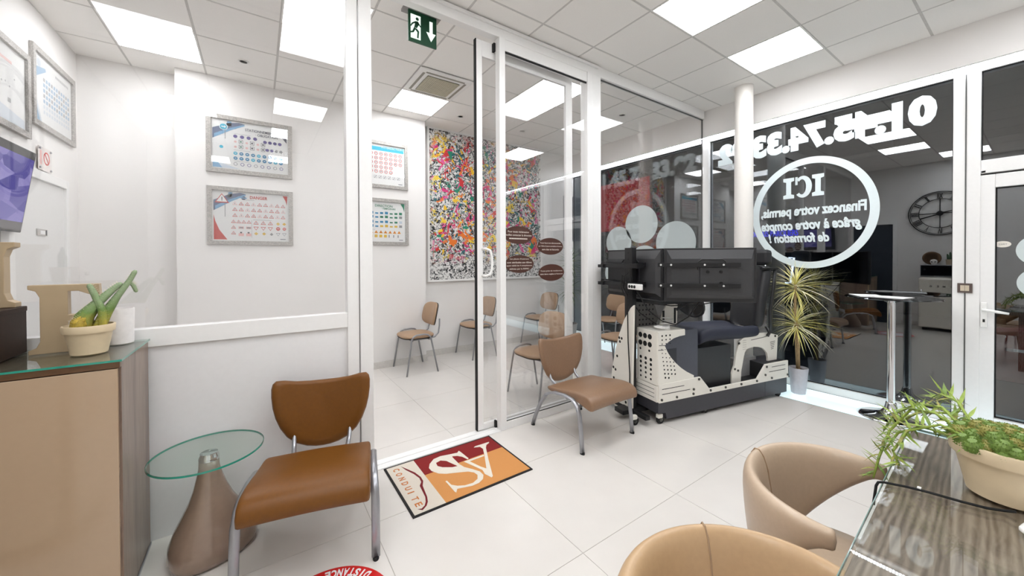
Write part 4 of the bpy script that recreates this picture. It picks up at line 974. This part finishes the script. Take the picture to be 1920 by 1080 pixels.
# ================================================================== FLOOR MAT AND STICKER
mt = thing('door_mat', 'rectangular door mat with red, orange and cream SV CONDUITE logo', 'mat', (.70, 2.0, 0))
B((0, 0, 0), (.842, .585, .006)).build('border', M('mat_black', (28, 26, 26), .9, var=.2, scale=300, bump=.4), mt)
MC = {k: M('mat_'+k, c, .95, var=.10, scale=400, bump=.5) for k, c in dict(cream=(214, 204, 190), red=(128, 20, 20), orange=(206, 142, 80), letter=(224, 216, 202), wine=(110, 14, 24), rust=(196, 116, 60)).items()}
MAT_S = [(0.531, 0.5053),(0.5348, 0.4802),(0.5422, 0.3686),(0.5302, 0.361),(0.5144, 0.4156),(0.4897, 0.4461),(0.4582, 0.4631),(0.4524, 0.4508),(0.4531, 0.3401),(0.4646, 0.2871),(0.498, 0.2345),(0.5279, 0.1777),(0.527, 0.1296),(0.5021, 0.0931),(0.4598, 0.0706),(0.4085, 0.0687),(0.3477, 0.0864),(0.3178, 0.0952),(0.2962, 0.0649),(0.2921, 0.0772),(0.289, 0.2092),(0.3, 0.2106),(0.3047, 0.1536),(0.3312, 0.1226),(0.3748, 0.0984),(0.4285, 0.0925),(0.4729, 0.1135),(0.4946, 0.1522),(0.4894, 0.1906),(0.462, 0.2238),(0.4018, 0.2517),(0.3298, 0.2838),(0.2877, 0.3175),(0.2607, 0.3715),(0.2594, 0.4158),(0.2821, 0.4597),(0.33, 0.5042),(0.3871, 0.5129),(0.4581, 0.4965),(0.5093, 0.4861)]
MAT_HOLE = [(0.3241, 0.4456),(0.3629, 0.4573),(0.395, 0.4271),(0.4307, 0.3257),(0.3961, 0.332),(0.34, 0.3712),(0.3178, 0.4046)]
MAT_V = [(0.6472, 0.4824),(0.6633, 0.4929),(0.7235, 0.4914),(0.786, 0.4911),(0.7792, 0.4768),(0.7464, 0.4623),(0.7205, 0.4258),(0.6539, 0.2777),(0.5725, 0.0842),(0.5574, 0.0745),(0.5408, 0.1337),(0.5504, 0.1834),(0.5045, 0.3195),(0.4932, 0.3506),(0.6568, 0.3491),(0.6503, 0.3321),(0.5296, 0.3298),(0.5602, 0.2277),(0.5816, 0.1833),(0.6575, 0.3403),(0.6946, 0.426),(0.6907, 0.4646)]
MAT_CAR = [(0.1067, 0.5446),(0.1305, 0.4912),(0.1607, 0.4201),(0.1752, 0.3481),(0.1726, 0.297),(0.1507, 0.2486),(0.1424, 0.1935),(0.1334, 0.13),(0.1196, 0.0842),(0.1006, 0.0546),(0.0675, 0.0311),(0.0463, 0.0531),(0.0675, 0.0465),(0.0911, 0.0613),(0.109, 0.0916),(0.1236, 0.1369),(0.1309, 0.2135),(0.1352, 0.2594),(0.1581, 0.2941),(0.1631, 0.3431),(0.1493, 0.4072),(0.121, 0.4834)]
B((.014, .014, .006), (.205, .571, .0072)).build('cream_field', MC['cream'], mt)
MB().prism([(.205, .352), (.828, .366), (.828, .571), (.205, .571)], .006, .0072, 'xy').build('red_field', MC['red'], mt)
MB().prism([(.205, .014), (.828, .014), (.828, .366), (.205, .352)], .006, .0072, 'xy').build('orange_field', MC['orange'], mt)
MB().prism(MAT_S, .0072, .0082, 'xy').build('logo_letter', MC['letter'], mt)
MB().prism(MAT_V, .0072, .0084, 'xy').build('logo_letter', MC['letter'], mt)
MB().prism(MAT_HOLE, .0072, .0090, 'xy').build('letter_counter', MC['red'], mt)
MB().prism(MAT_CAR, .0072, .0082, 'xy').build('car_outline', MC['wine'], mt)
for k_, ch_ in enumerate('CONDUITE'): lettering('letter', ch_, frame_m((.045, .535-.061*k_, .0072), (0, -1, 0), (1, 0, 0)), MC['rust'], mt, h=.042, w=.010 if ch_ == 'I' else .032, bold=.02, depth=.001)
# round floor sticker
t = thing('floor_sticker', 'round red and white distance sticker on the tiles', 'sticker', (.212, 1.642, 0))
MB().lathe([(.26, 0), (.26, .0012), (.001, .0012)], 64).build('disc', M('sticker_red', (206, 24, 22), .35, var=.02), t)
MB().lathe([(.19, .0012), (.19, .0018), (.001, .0018)], 64).build('centre', M('sticker_white', (226, 228, 240), .35, var=.01), t)
word = 'DISTANCE'; STW = M('sticker_letters', (240, 240, 240), .4)
for k, ch in enumerate(word+' D'):
    if ch == ' ': continue
    a = math.radians(34+6.6*k)      # read from the partition side, letters lean outward at their feet
    rad = Vector((math.cos(a), math.sin(a), 0)); d_ = Vector((-math.sin(a), math.cos(a), 0))
    lettering('letter', ch, frame_m(rad*.247-d_*(.004 if ch == 'I' else .0115), d_, -rad), STW, t, h=.044, w=.008 if ch == 'I' else .023, bold=.04, depth=.0006).location = (0, 0, .0013)
# ================================================================== BAR TABLE
t = thing('bar_table', 'chrome pedestal bar table with round dark glass top', 'table', (4.70, .80, 0))
MB().lathe([(.225, 0), (.228, .006), (.20, .016), (.12, .03), (.07, .05), (.045, .085), (.036, .13), (.033, .14)], 64).build('base', CHROME, t, 'all')
MB().lathe([(.029, .13), (.029, 1.06)], 32).build('pole', CHROME, t, True)
MB().lathe([(.029, 1.04), (.09, 1.075), (.11, 1.08)], 32).build('top_mount', CHROME, t, True)
MB().lathe([(.001, 1.08), (.312, 1.08), (.318, 1.085), (.312, 1.090), (.001, 1.090)], 64).build('top', glass('smoked_glass', .08, (120, 122, 126)), t)
t = thing('leaflets', 'white paper leaflets lying on the bar table', 'paper', (4.66, .90, 1.091))
for k, (dx, dy, rz) in enumerate(((0, 0, .2), (-.02, -.12, -.15), (.03, .06, .5))):
    o = B((-.12, -.10, .0015*k), (.12, .10, .0015*k+.0012)).build('sheet', PAPER, t); o.location = (dx, dy, 0); o.rotation_euler = (0, 0, rz)
# ================================================================== PLANTS
def dracaena(label, loc, crowns, leafset, trunkmat, pot, seed, room):
    random.seed(seed)
    t = thing('dracaena_plant', label, 'plant', loc)
    pot(t)
    for (path, n, L_, tilt) in crowns:
        MB().tube(path, [.016]+[.013]*(len(path)-1), 8).build('trunk', trunkmat, t, 'all')
        top = Vector(path[-1])
        for k in range(n):
            u = k/n; pitch = math.radians(82-118*u+random.uniform(-10, 10)); yaw = k*2.39996+random.uniform(-.2, .2)
            sc_ = L_*random.uniform(.8, 1.12)*(.75+.25*min(1, u*3)); base = top+Vector((0, 0, -.10*u))
            for ax, lo, hi in ((0, room[0], room[1]), (1, room[2], room[3])):     # keep the blades clear of glass, wall and neighbours
                d_ = (math.cos(yaw), math.sin(yaw))[ax]*math.cos(pitch)*sc_; w0 = loc[ax]+base[ax]
                if d_ > 0 and w0+d_ > hi: sc_ *= max(.35, (hi-w0)/d_)
                if d_ < 0 and w0+d_ < lo: sc_ *= max(.35, (lo-w0)/d_)
            put_leaf(leafset[k % len(leafset)], t, base, yaw, pitch, sc_, random.uniform(-.4, .4))
    return t
def bl(name, rgb, droop): return fleaf(M(name, rgb, .45, var=.25, scale=30), 1.0, .015, droop)
YEL = [bl('leaf_straw', (250, 238, 184), .32), bl('leaf_yellow', (244, 228, 140), .46), bl('leaf_yellow_green', (220, 212, 122), .25), bl('leaf_cream', (252, 244, 214), .6)]
GRE = [bl('leaf_dark_green', (62, 92, 46), .25), bl('leaf_mid_green', (92, 122, 60), .42), bl('leaf_moss', (122, 132, 66), .33)]
TRK = M('trunk_brown', (172, 146, 108), .8, var=.2, scale=60, bump=.6)
def ribbed_pot(t):
    q = MB(); n = 28
    for r, z in ((.062, 0), (.066, .01), (.086, .26), (.086, .275), (.078, .275), (.074, .24)):
        for k in range(n):
            a = 2*PI*k/n; rr = r*(1 if k % 4 < 2 or z > .25 else .955); q.v.append((rr*math.cos(a), rr*math.sin(a), z))
    for j in range(5):
        for k in range(n): q.f.append((j*n+k, j*n+(k+1) % n, (j+1)*n+(k+1) % n, (j+1)*n+k))
    q.f.append(tuple(range(n))); q.build('pot', M('pale_lilac_pot', (196, 194, 200), .35), t)
    MB().lathe([(.074, .25), (.001, .255)], 20).build('soil', M('soil', (70, 56, 42)), t)
dracaena('yellow striped dracaena in pale ribbed pot by the shop window', (4.755, 1.51, 0),
         [([(0, 0, .25), (.01, .005, .5), (.0, .02, .78)], 125, .33, 0), ([(.01, .01, .25), (.02, .03, .6), (-.01, .03, .9), (.0, .03, 1.18)], 125, .34, 0)], YEL, TRK, ribbed_pot, 3, (4.53, 5.02, 0, 1.80))
def grey_pot(t):
    MB().lathe([(.10, 0), (.15, .32), (.14, .32), (.135, .28)], 32).build('pot', M('grey_pot', (150, 146, 142), .6), t, True); MB().lathe([(.137, .28), (.001, .285)], 20).build('soil', M('soil', (70, 56, 42)), t)
dracaena('green palm-like dracaena in grey pot in the training room corner', (4.47, 4.75, 0),
         [([(0, 0, .28), (.01, .0, .7), (.02, 0, .98)], 55, .40, 0), ([(.03, 0, .28), (.05, .01, .9), (.04, .01, 1.42)], 55, .42, 0)], GRE, TRK, grey_pot, 5, (4.20, 5.0, 4.2, 5.18))

# ================================================================== DRIVING SIMULATOR
sm = thing('driving_simulator', 'white and black driving simulator with wraparound screens and car seat', 'simulator', (2.844, 1.909, 0), math.radians(-11.5))
MB().prism([(0, .2), (0, .10), (.085, .095), (.10, .037), (1.42, .037), (1.42, .2)], 0, .46, 'xz').build('tray', DGREY, sm, bevel=.003)
B((1.42, 0, .037), (1.77, .26, .20)).build('tray_end', DGREY, sm, bevel=.003)
MB().prism([(.02, .02), (1.75, .02), (1.75, .24), (1.45, .24), (1.39, .45), (.02, .45)], .20, .212, 'xy').build('floor_plate', BLACKP, sm)
MB().prism([(0, .195), (-.004, .356), (.492, .362), (.609, .237), (1.28, .239), (1.406, .369), (1.768, .372), (1.772, .195)], -.014, .004, 'xz').build('side_plate', WPLATE, sm, bevel=.002)
MB().prism([(0, .2), (.0, .34), (.44, .34), (.46, .2)], -.016, .0, 'yz').build('end_plate', WPLATE, sm, bevel=.002)
MB().prism([(1.406, .01), (1.768, .01), (1.768, .25), (1.43, .25)], .212, .368, 'xy').build('rear_box', BLACKP, sm, bevel=.003)
BOLT = M('bolt_steel', (84, 82, 78), .35, .7)
bolt_me = MB().prism(ell(0, 0, .011, n=10), -.007, 0, 'xz').mesh('bolt'); bolt_me.materials.append(BOLT)
def bolt(x, z, y=-.014):
    o = bpy.data.objects.new('bolt', bolt_me); COL.objects.link(o); o.parent = sm; o.location = (x, y, z)
for x, z in ((.025, .222), (.20, .222), (.40, .222), (.405, .262), (.62, .222), (.82, .222), (1.04, .222), (1.27, .222), (1.40, .265), (1.50, .222), (1.42, .345), (1.755, .225), (.47, .345)): bolt(x, z)
def groove(x0, z0, x1, z1, y=-.0145):
    d_ = Vector((x1-x0, 0, z1-z0)); L_ = d_.length; o = B((0, -.0006, -.0025), (L_, 0, .0025)).build('groove', RUBBER, sm); o.location = (x0, y, z0); o.rotation_euler = (0, -math.atan2(z1-z0, x1-x0), 0)
for g_ in ((.03, .312, .29, .312), (.03, .268, .36, .268), (1.50, .333, 1.72, .333), (1.46, .288, 1.72, .288)): groove(*g_)
for z_ in (.305, .27, .235): B((-.0166, .03, z_), (-.016, .30, z_+.004)).build('groove', RUBBER, sm)
# pierced console housing
con = [(-.01, .812), (.306, .806), (.306, .760), (.24, .756), (.172, .743), (.11, .717), (.066, .689), (.10, .628), (.139, .577), (.20, .518), (.261, .47), (.33, .427), (.414, .386), (.414, .358), (-.01, .352)]
MB().prism(con, -.010, .006, 'xz').build('console_front', WPLATE, sm, bevel=.002)
B((-.014, .0, .345), (-.002, .245, .812)).build('console_end', WPLATE, sm, bevel=.003)
B((-.014, -.008, .804), (.306, .245, .815)).build('console_top', WPLATE, sm, bevel=.003)
B((.02, .008, .352), (.482, .24, .800)).build('console_body', M('slate_panel', (72, 74, 84), .4), sm)
B((.10, .0065, .50), (.22, .008, .65)).build('console_label', M('slate_dark', (46, 47, 54), .5), sm)
q = MB()
def hole_end(v, z, r): q.prism(ell(v, z, r, n=14), -.0152, -.0140, 'yz')
for j in range(2):
    for k in range(3): hole_end(.20-.058*k, .755-.07*j, .024)
for k in range(2): hole_end(.20-.11*k, .63, .011)
for j in range(5):
    for k in range(3): hole_end(.195-.062*k, .555-.043*j, .0145-.0012*j)
q.build('end_holes', RUBBER, sm)['kind'] = 'stuff'
q = MB()
for j in range(3):
    for k in range(3): q.prism(ell(.035+.045*k, .775-.035*j, .0085-.0015*j, n=10), -.0112, -.010, 'xz')
for j in range(8):
    for k in range(4):
        x = .03+.04*k+.006*j; z = .66-.036*j-.006*k
        if x < .07+(.66-z)*.62+.02 and z > .40: q.prism(ell(x, z, .004+.0007*j, n=10), -.0112, -.010, 'xz')
q.build('front_holes', RUBBER, sm)['kind'] = 'stuff'; groove(.0, .695, .066, .69, -.0106); groove(-.01, .655, .05, .652, -.0106)
# wheel-arch shaped side guard
arch = [(1.0, .205), (1.0, .306), (1.039, .379), (1.067, .506), (1.108, .614), (1.16, .643), (1.219, .66), (1.377, .676), (1.554, .667), (1.707, .63), (1.69, .372), (1.548, .372), (1.548, .403), (1.532, .457), (1.50, .488), (1.466, .513), (1.40, .533), (1.332, .542), (1.27, .538), (1.219, .528), (1.19, .50), (1.178, .466), (1.136, .316), (1.13, .205)]
MB().prism(arch, .052, .072, 'xz').build('side_guard', WPLATE, sm, bevel=.002)
for x, z in ((1.10, .60), (1.66, .625), (1.085, .33), (1.04, .35)): bolt(x, z, .052)
groove(1.28, .615, 1.53, .632, .0515)
for k in range(5): groove(1.58+.004*k, .565-.018*k, 1.66-.006*k, .572-.018*k, .0515)
q = MB()
for k in range(5):
    for j in range(3): q.prism(ell(1.165+.018*j, .62-.022*k, .003, n=8), .0512, .052, 'xz')
q.build('guard_holes', RUBBER, sm)['kind'] = 'stuff'
B((1.20, .16, .212), (1.52, .24, .40)).build('seat_box', M('seat_box_grey', (196, 196, 196), .3, .4), sm)
B((.50, .06, .212), (.99, .40, .60)).build('seat_base', BLACKP, sm)
# seat
SEAT = M('seat_navy', (40, 43, 58), .6, var=.1, scale=200, bump=.2); SBL = M('seat_black', (30, 30, 33), .45)
def cushion(pts_fn, nu, nv, name, mat): MB().grid(pts_fn, nu, nv).build(name, mat, sm, 'all')
q = MB()
sec = [(-.215, -.05), (-.225, .05), (-.20, .105), (-.15, .095), (-.10, .065), (.10, .065), (.15, .095), (.20, .105), (.225, .05), (.215, -.05)]
us = [(.56, .62, .9), (.58, .66, .98), (.70, .685, 1), (.95, .675, 1), (1.20, .66, 1), (1.36, .66, 1), (1.42, .665, .95)]
for (u, z, k) in us:
    for (v, h) in sec: q.v.append((u, .245+v*k, z+h*(1.0 if k > .95 else .75)))
n = len(sec)
for i in range(len(us)-1):
    for k in range(n): q.f.append((i*n+k, i*n+(k+1) % n, (i+1)*n+(k+1) % n, (i+1)*n+k))
q.f.append(tuple(range(n))); q.f.append(tuple((len(us)-1)*n+k for k in range(n)))
q.build('seat_cushion', SEAT, sm, 'all', sub=2)
q = MB(); zs = [(.72, 1.36, .9), (.78, 1.37, 1), (.95, 1.40, 1), (1.15, 1.45, 1.02), (1.28, 1.49, 1), (1.34, 1.51, .88), (1.37, 1.52, .7)]
sec = [(-.20, .12), (-.21, .05), (-.185, -.01), (-.14, .0), (-.09, .035), (.09, .035), (.14, .0), (.185, -.01), (.21, .05), (.20, .12)]
for (z, u, k) in zs:
    for (v, d_) in sec: q.v.append((u+d_, .20+v*k*.85, z))
for i in range(len(zs)-1):
    for k in range(10): q.f.append((i*10+k, i*10+(k+1) % 10, (i+1)*10+(k+1) % 10, (i+1)*10+k))
q.f.append(tuple(range(10))); q.f.append(tuple((len(zs)-1)*10+k for k in range(10)))
q.build('seat_back', SBL, sm, 'all', sub=2)
B((1.575, .08, 1.37), (1.675, .27, 1.535)).build('headrest', SBL, sm, bevel=.035)
for v in (.12, .23): MB().tube([(1.60, v, 1.33), (1.62, v, 1.40)], .007, 8).build('headrest_rod', CHROME, sm)
MB().tube([(1.60, .06, .66), (1.58, .05, .9), (1.62, .04, 1.15), (1.655, .05, 1.33)], .026, 8, flat=.5).build('belt_post', BLACKP, sm, 'all')
B((1.47, .03, 1.325), (1.68, .09, 1.345)).build('belt_arm', BLACKM, sm)
MB().tube([(1.50, .04, .74), (1.52, .02, .68), (1.50, .03, .64)], .016, 8).build('belt_buckle', BLACKP, sm, 'all')
# fin, post, stand
fin = [(.175, 1.03), (.215, 1.0), (.306, .876), (.37, .74), (.43, .57), (.477, .382), (.50, .20), (.515, .06), (.42, .03), (.2, .08), (.195, .40)]
MB().prism(fin, -.115, -.095, 'yz').build('stand_fin', WPLATE, sm, bevel=.003)
q = MB()
for v, z in ((.37, .70), (.335, .70), (.36, .665), (.40, .52), (.455, .40), (.425, .385), (.45, .30), (.47, .16), (.28, .12)): q.prism(ell(v, z, .013, n=10), -.1162, -.115, 'yz')
q.build('fin_holes', RUBBER, sm)['kind'] = 'stuff'
B((-.11, .20, .06), (-.06, .30, 1.545)).build('post', BLACKM, sm, bevel=.003)
q = MB()
for k in range(10): q.prism(ell(.25, 1.5-.06*k, .006, n=8), -.1112, -.11, 'yz')
q.build('post_holes', RUBBER, sm)['kind'] = 'stuff'
B((-.22, .19, .05), (.10, .31, .09)).build('stand_foot', BLACKM, sm, bevel=.004); B((-.12, .02, .05), (-.07, .60, .085)).build('stand_foot', BLACKM, sm, bevel=.004)
def caster(x, y):
    c = MB().lathe([(.030, -.013), (.037, -.011), (.037, .011), (.030, .013)], 18, m=frame_m((x, y-.01, .037), (1, 0, 0), (0, 0, 1))).build('caster', RUBBER, sm, True)
    MB().lathe([(.018, -.013), (.018, .013)], 14, m=frame_m((x, y-.01, .037), (1, 0, 0), (0, 0, 1))).build('hub', WPLATE, c, True)
    B((x-.034, y-.028, .05), (x+.02, y+.008, .088)).build('fork', WPLATE, c, bevel=.008)
for x, y in ((.045, .035), (1.66, .035), (-.18, .10), (.60, .04), (-.09, .56)): caster(x, y)
# screens
def screen(name_loc, rz, wd, ht):
    t_ = B((0, -.02, 0), (wd, .012, ht)).build('screen', BLACKP, sm, bevel=.004); t_.location = name_loc; t_.rotation_euler = (0, 0, rz)
    MB().prism([(.015, .02), (wd-.015, .02), (wd-.015, ht-.012), (.015, ht-.012)], -.02, -.021, 'xz').build('back_edge', BLACKP, t_)
    q = MB(); a = [(.02, .03), (wd-.02, .03), (wd-.02, ht-.015), (.02, ht-.015)]; b = [(.05, .06), (wd-.05, .06), (wd-.05, ht-.09), (.05, ht-.09)]
    q.v = [(x, -.021, z) for x, z in a]+[(x, -.055, z) for x, z in b]; q.f = [(4, 5, 6, 7)]+[(i, (i+1) % 4, 4+(i+1) % 4, 4+i) for i in range(4)]
    q.build('back_shell', M('screen_shell', (56, 56, 58), .42), t_)
    MB().tube([(wd*.36, -.058, ht*.60), (wd*.36, -.058, ht*.74), (wd*.40, -.058, ht*.79), (wd*.62, -.058, ht*.79), (wd*.66, -.058, ht*.74), (wd*.66, -.058, ht*.60)], .005, 6).build('raised_ridge', BLACKP, t_, 'all')
    B((wd*.38, -.066, ht*.28), (wd*.68, -.055, ht*.64)).build('mount_plate', M('screen_shell', (44, 44, 46)), t_)
    for fx, fz in ((.46, .56), (.60, .56), (.60, .36)): MB().prism(ell(wd*fx, ht*fz, .012, n=12), -.076, -.066, 'xz').build('knob', RUBBER, t_)
    for fz in (.65, .27):
        br = B((-.06, -.085, ht*fz), (wd*.80, -.066, ht*fz+.035)).build('bracket_arm', BLACKM, t_)
        for fx in (-.02, .02, .42, .62): MB().prism(ell(wd*fx if fx > .1 else fx*2, ht*fz+.018, .008, n=10), -.089, -.085, 'xz').build('screw', M('screw_white', (220, 220, 218), .3), br)
        B((wd*.46, -.0865, ht*fz+.012), (wd*.56, -.085, ht*fz+.022)).build('slot', RUBBER, br)
    B((.012, .012, .02), (wd-.012, .0135, ht-.012)).build('display', M('display_black', (8, 8, 10), .12), t_)
    return t_
screen((.012, -.050, 1.083), math.radians(-33.5), .71, .45)          # side screen, back to the office
screen((.03, .70, 1.083), math.radians(-90), .74, .45)               # front screen, back to the post
for z_ in (1.19, 1.36):
    B((-.14, .10, z_), (-.06, .62, z_+.04)).build('cross_arm', BLACKM, sm)
    B((-.16, .56, z_), (-.06, .64, z_+.03)).build('arm_end', BLACKM, sm)
ps = B((-.17, .03, 1.175), (-.14, .19, 1.225)).build('power_strip', M('white_plastic', (242, 241, 238)), sm, bevel=.005)
for k in range(3): MB().prism(ell(.165-.032*k, 1.20, .014, n=14), -.1715, -.17, 'yz').build('socket', RUBBER, ps)
# cables
for P in ([(-.10, .24, 1.33), (-.15, .26, 1.28), (-.14, .28, 1.18), (-.13, .25, 1.12), (-.14, .24, 1.25), (-.16, .27, 1.30), (-.15, .30, 1.20), (-.13, .28, 1.10)], [(-.13, .24, 1.12), (-.13, .23, .7), (-.12, .22, .4), (-.13, .21, .12)],
          [(-.15, .1, 1.17), (-.06, .06, 1.0), (.06, .02, .90), (.2, .0, .86), (.30, -.05, .93), (.33, -.16, 1.10), (.35, -.22, 1.22)], [(-.13, .27, 1.15), (-.02, .2, .95), (.1, .12, .85), (.12, .16, .83)], [(-.12, .22, 1.35), (-.16, .18, 1.30), (-.155, .16, 1.22)],
          [(-.03, .05, 1.06), (.15, .0, 1.03), (.4, -.1, 1.04), (.6, -.15, 1.07)]):
    f_ = []
    for i in range(len(P)-1):
        for k in range(4): f_.append(Vector(P[i]).lerp(Vector(P[i+1]), k/4))
    f_.append(Vector(P[-1])); MB().tube(f_, .005, 6).build('cable', RUBBER, sm, 'all')
B((-.03, -.04, 1.05), (.50, .35, 1.078)).build('dash_shelf', BLACKM, sm)
# dashboard plates behind the console
PERF = M('grey_perforated', (104, 102, 100), .5, .3)
MB().prism([(-.01, .80), (.22, .80), (.26, .88), (.20, 1.04), (.0, 1.06)], .26, .272, 'xz').build('pedal_plate', PERF, sm)
q = MB()
for j in range(5):
    for k in range(5): q.prism(ell(.03+.04*k, .83+.045*j, .009, n=8), .2588, .26, 'xz')
q.build('plate_holes', RUBBER, sm)['kind'] = 'stuff'
MB().prism([(.24, .815), (.46, .80), (.47, 1.0), (.34, 1.02), (.29, .95)], .225, .238, 'xz').build('dash_plate', WPLATE, sm, bevel=.002)
B((.275, .2235, .84), (.30, .225, .95)).build('slot', RUBBER, sm); B((.42, .2235, .82), (.445, .225, .97)).build('slot', RUBBER, sm)
MB().tube([(.45, .24, .95), (.58, .24, 1.0)], .022, 10).build('steering_column', BLACKP, sm)
MB().lathe([(.17+.014*math.cos(a), .014*math.sin(a)) for a in [2*PI*k/8 for k in range(9)]], 28, m=frame_m((.62, .24, 1.02), (0, 1, 0), (-.45, 0, .89))).build('steering_wheel', BLACKP, sm, 'all')
# headset on the console
t = thing('headset', 'white headset with coiled cord lying on the simulator console', 'headset', (2.844, 1.909, .8155), math.radians(-11.5))
MB().tube([(.10+.055*math.cos(a), .07+.05*math.sin(a), .012+.012*math.sin(a/2)) for a in [math.radians(20+15*k) for k in range(18)]], .009, 8).build('headband', M('white_plastic', (242, 241, 238)), t, 'all')
for x in (.155, .20): MB().lathe([(.03, 0), (.034, .012), (.028, .026)], 16, (x, .06+(x-.155), 0)).build('ear_cup', M('white_plastic', (242, 241, 238)), t, True)
MB().tube([(.20+.05*math.cos(a)*(1+.15*math.sin(a*.7)), .10+.04*math.sin(a), .03+.004*a) for a in [.5*k for k in range(34)]], .004, 6).build('cord', M('white_plastic', (242, 241, 238)), t, 'all')
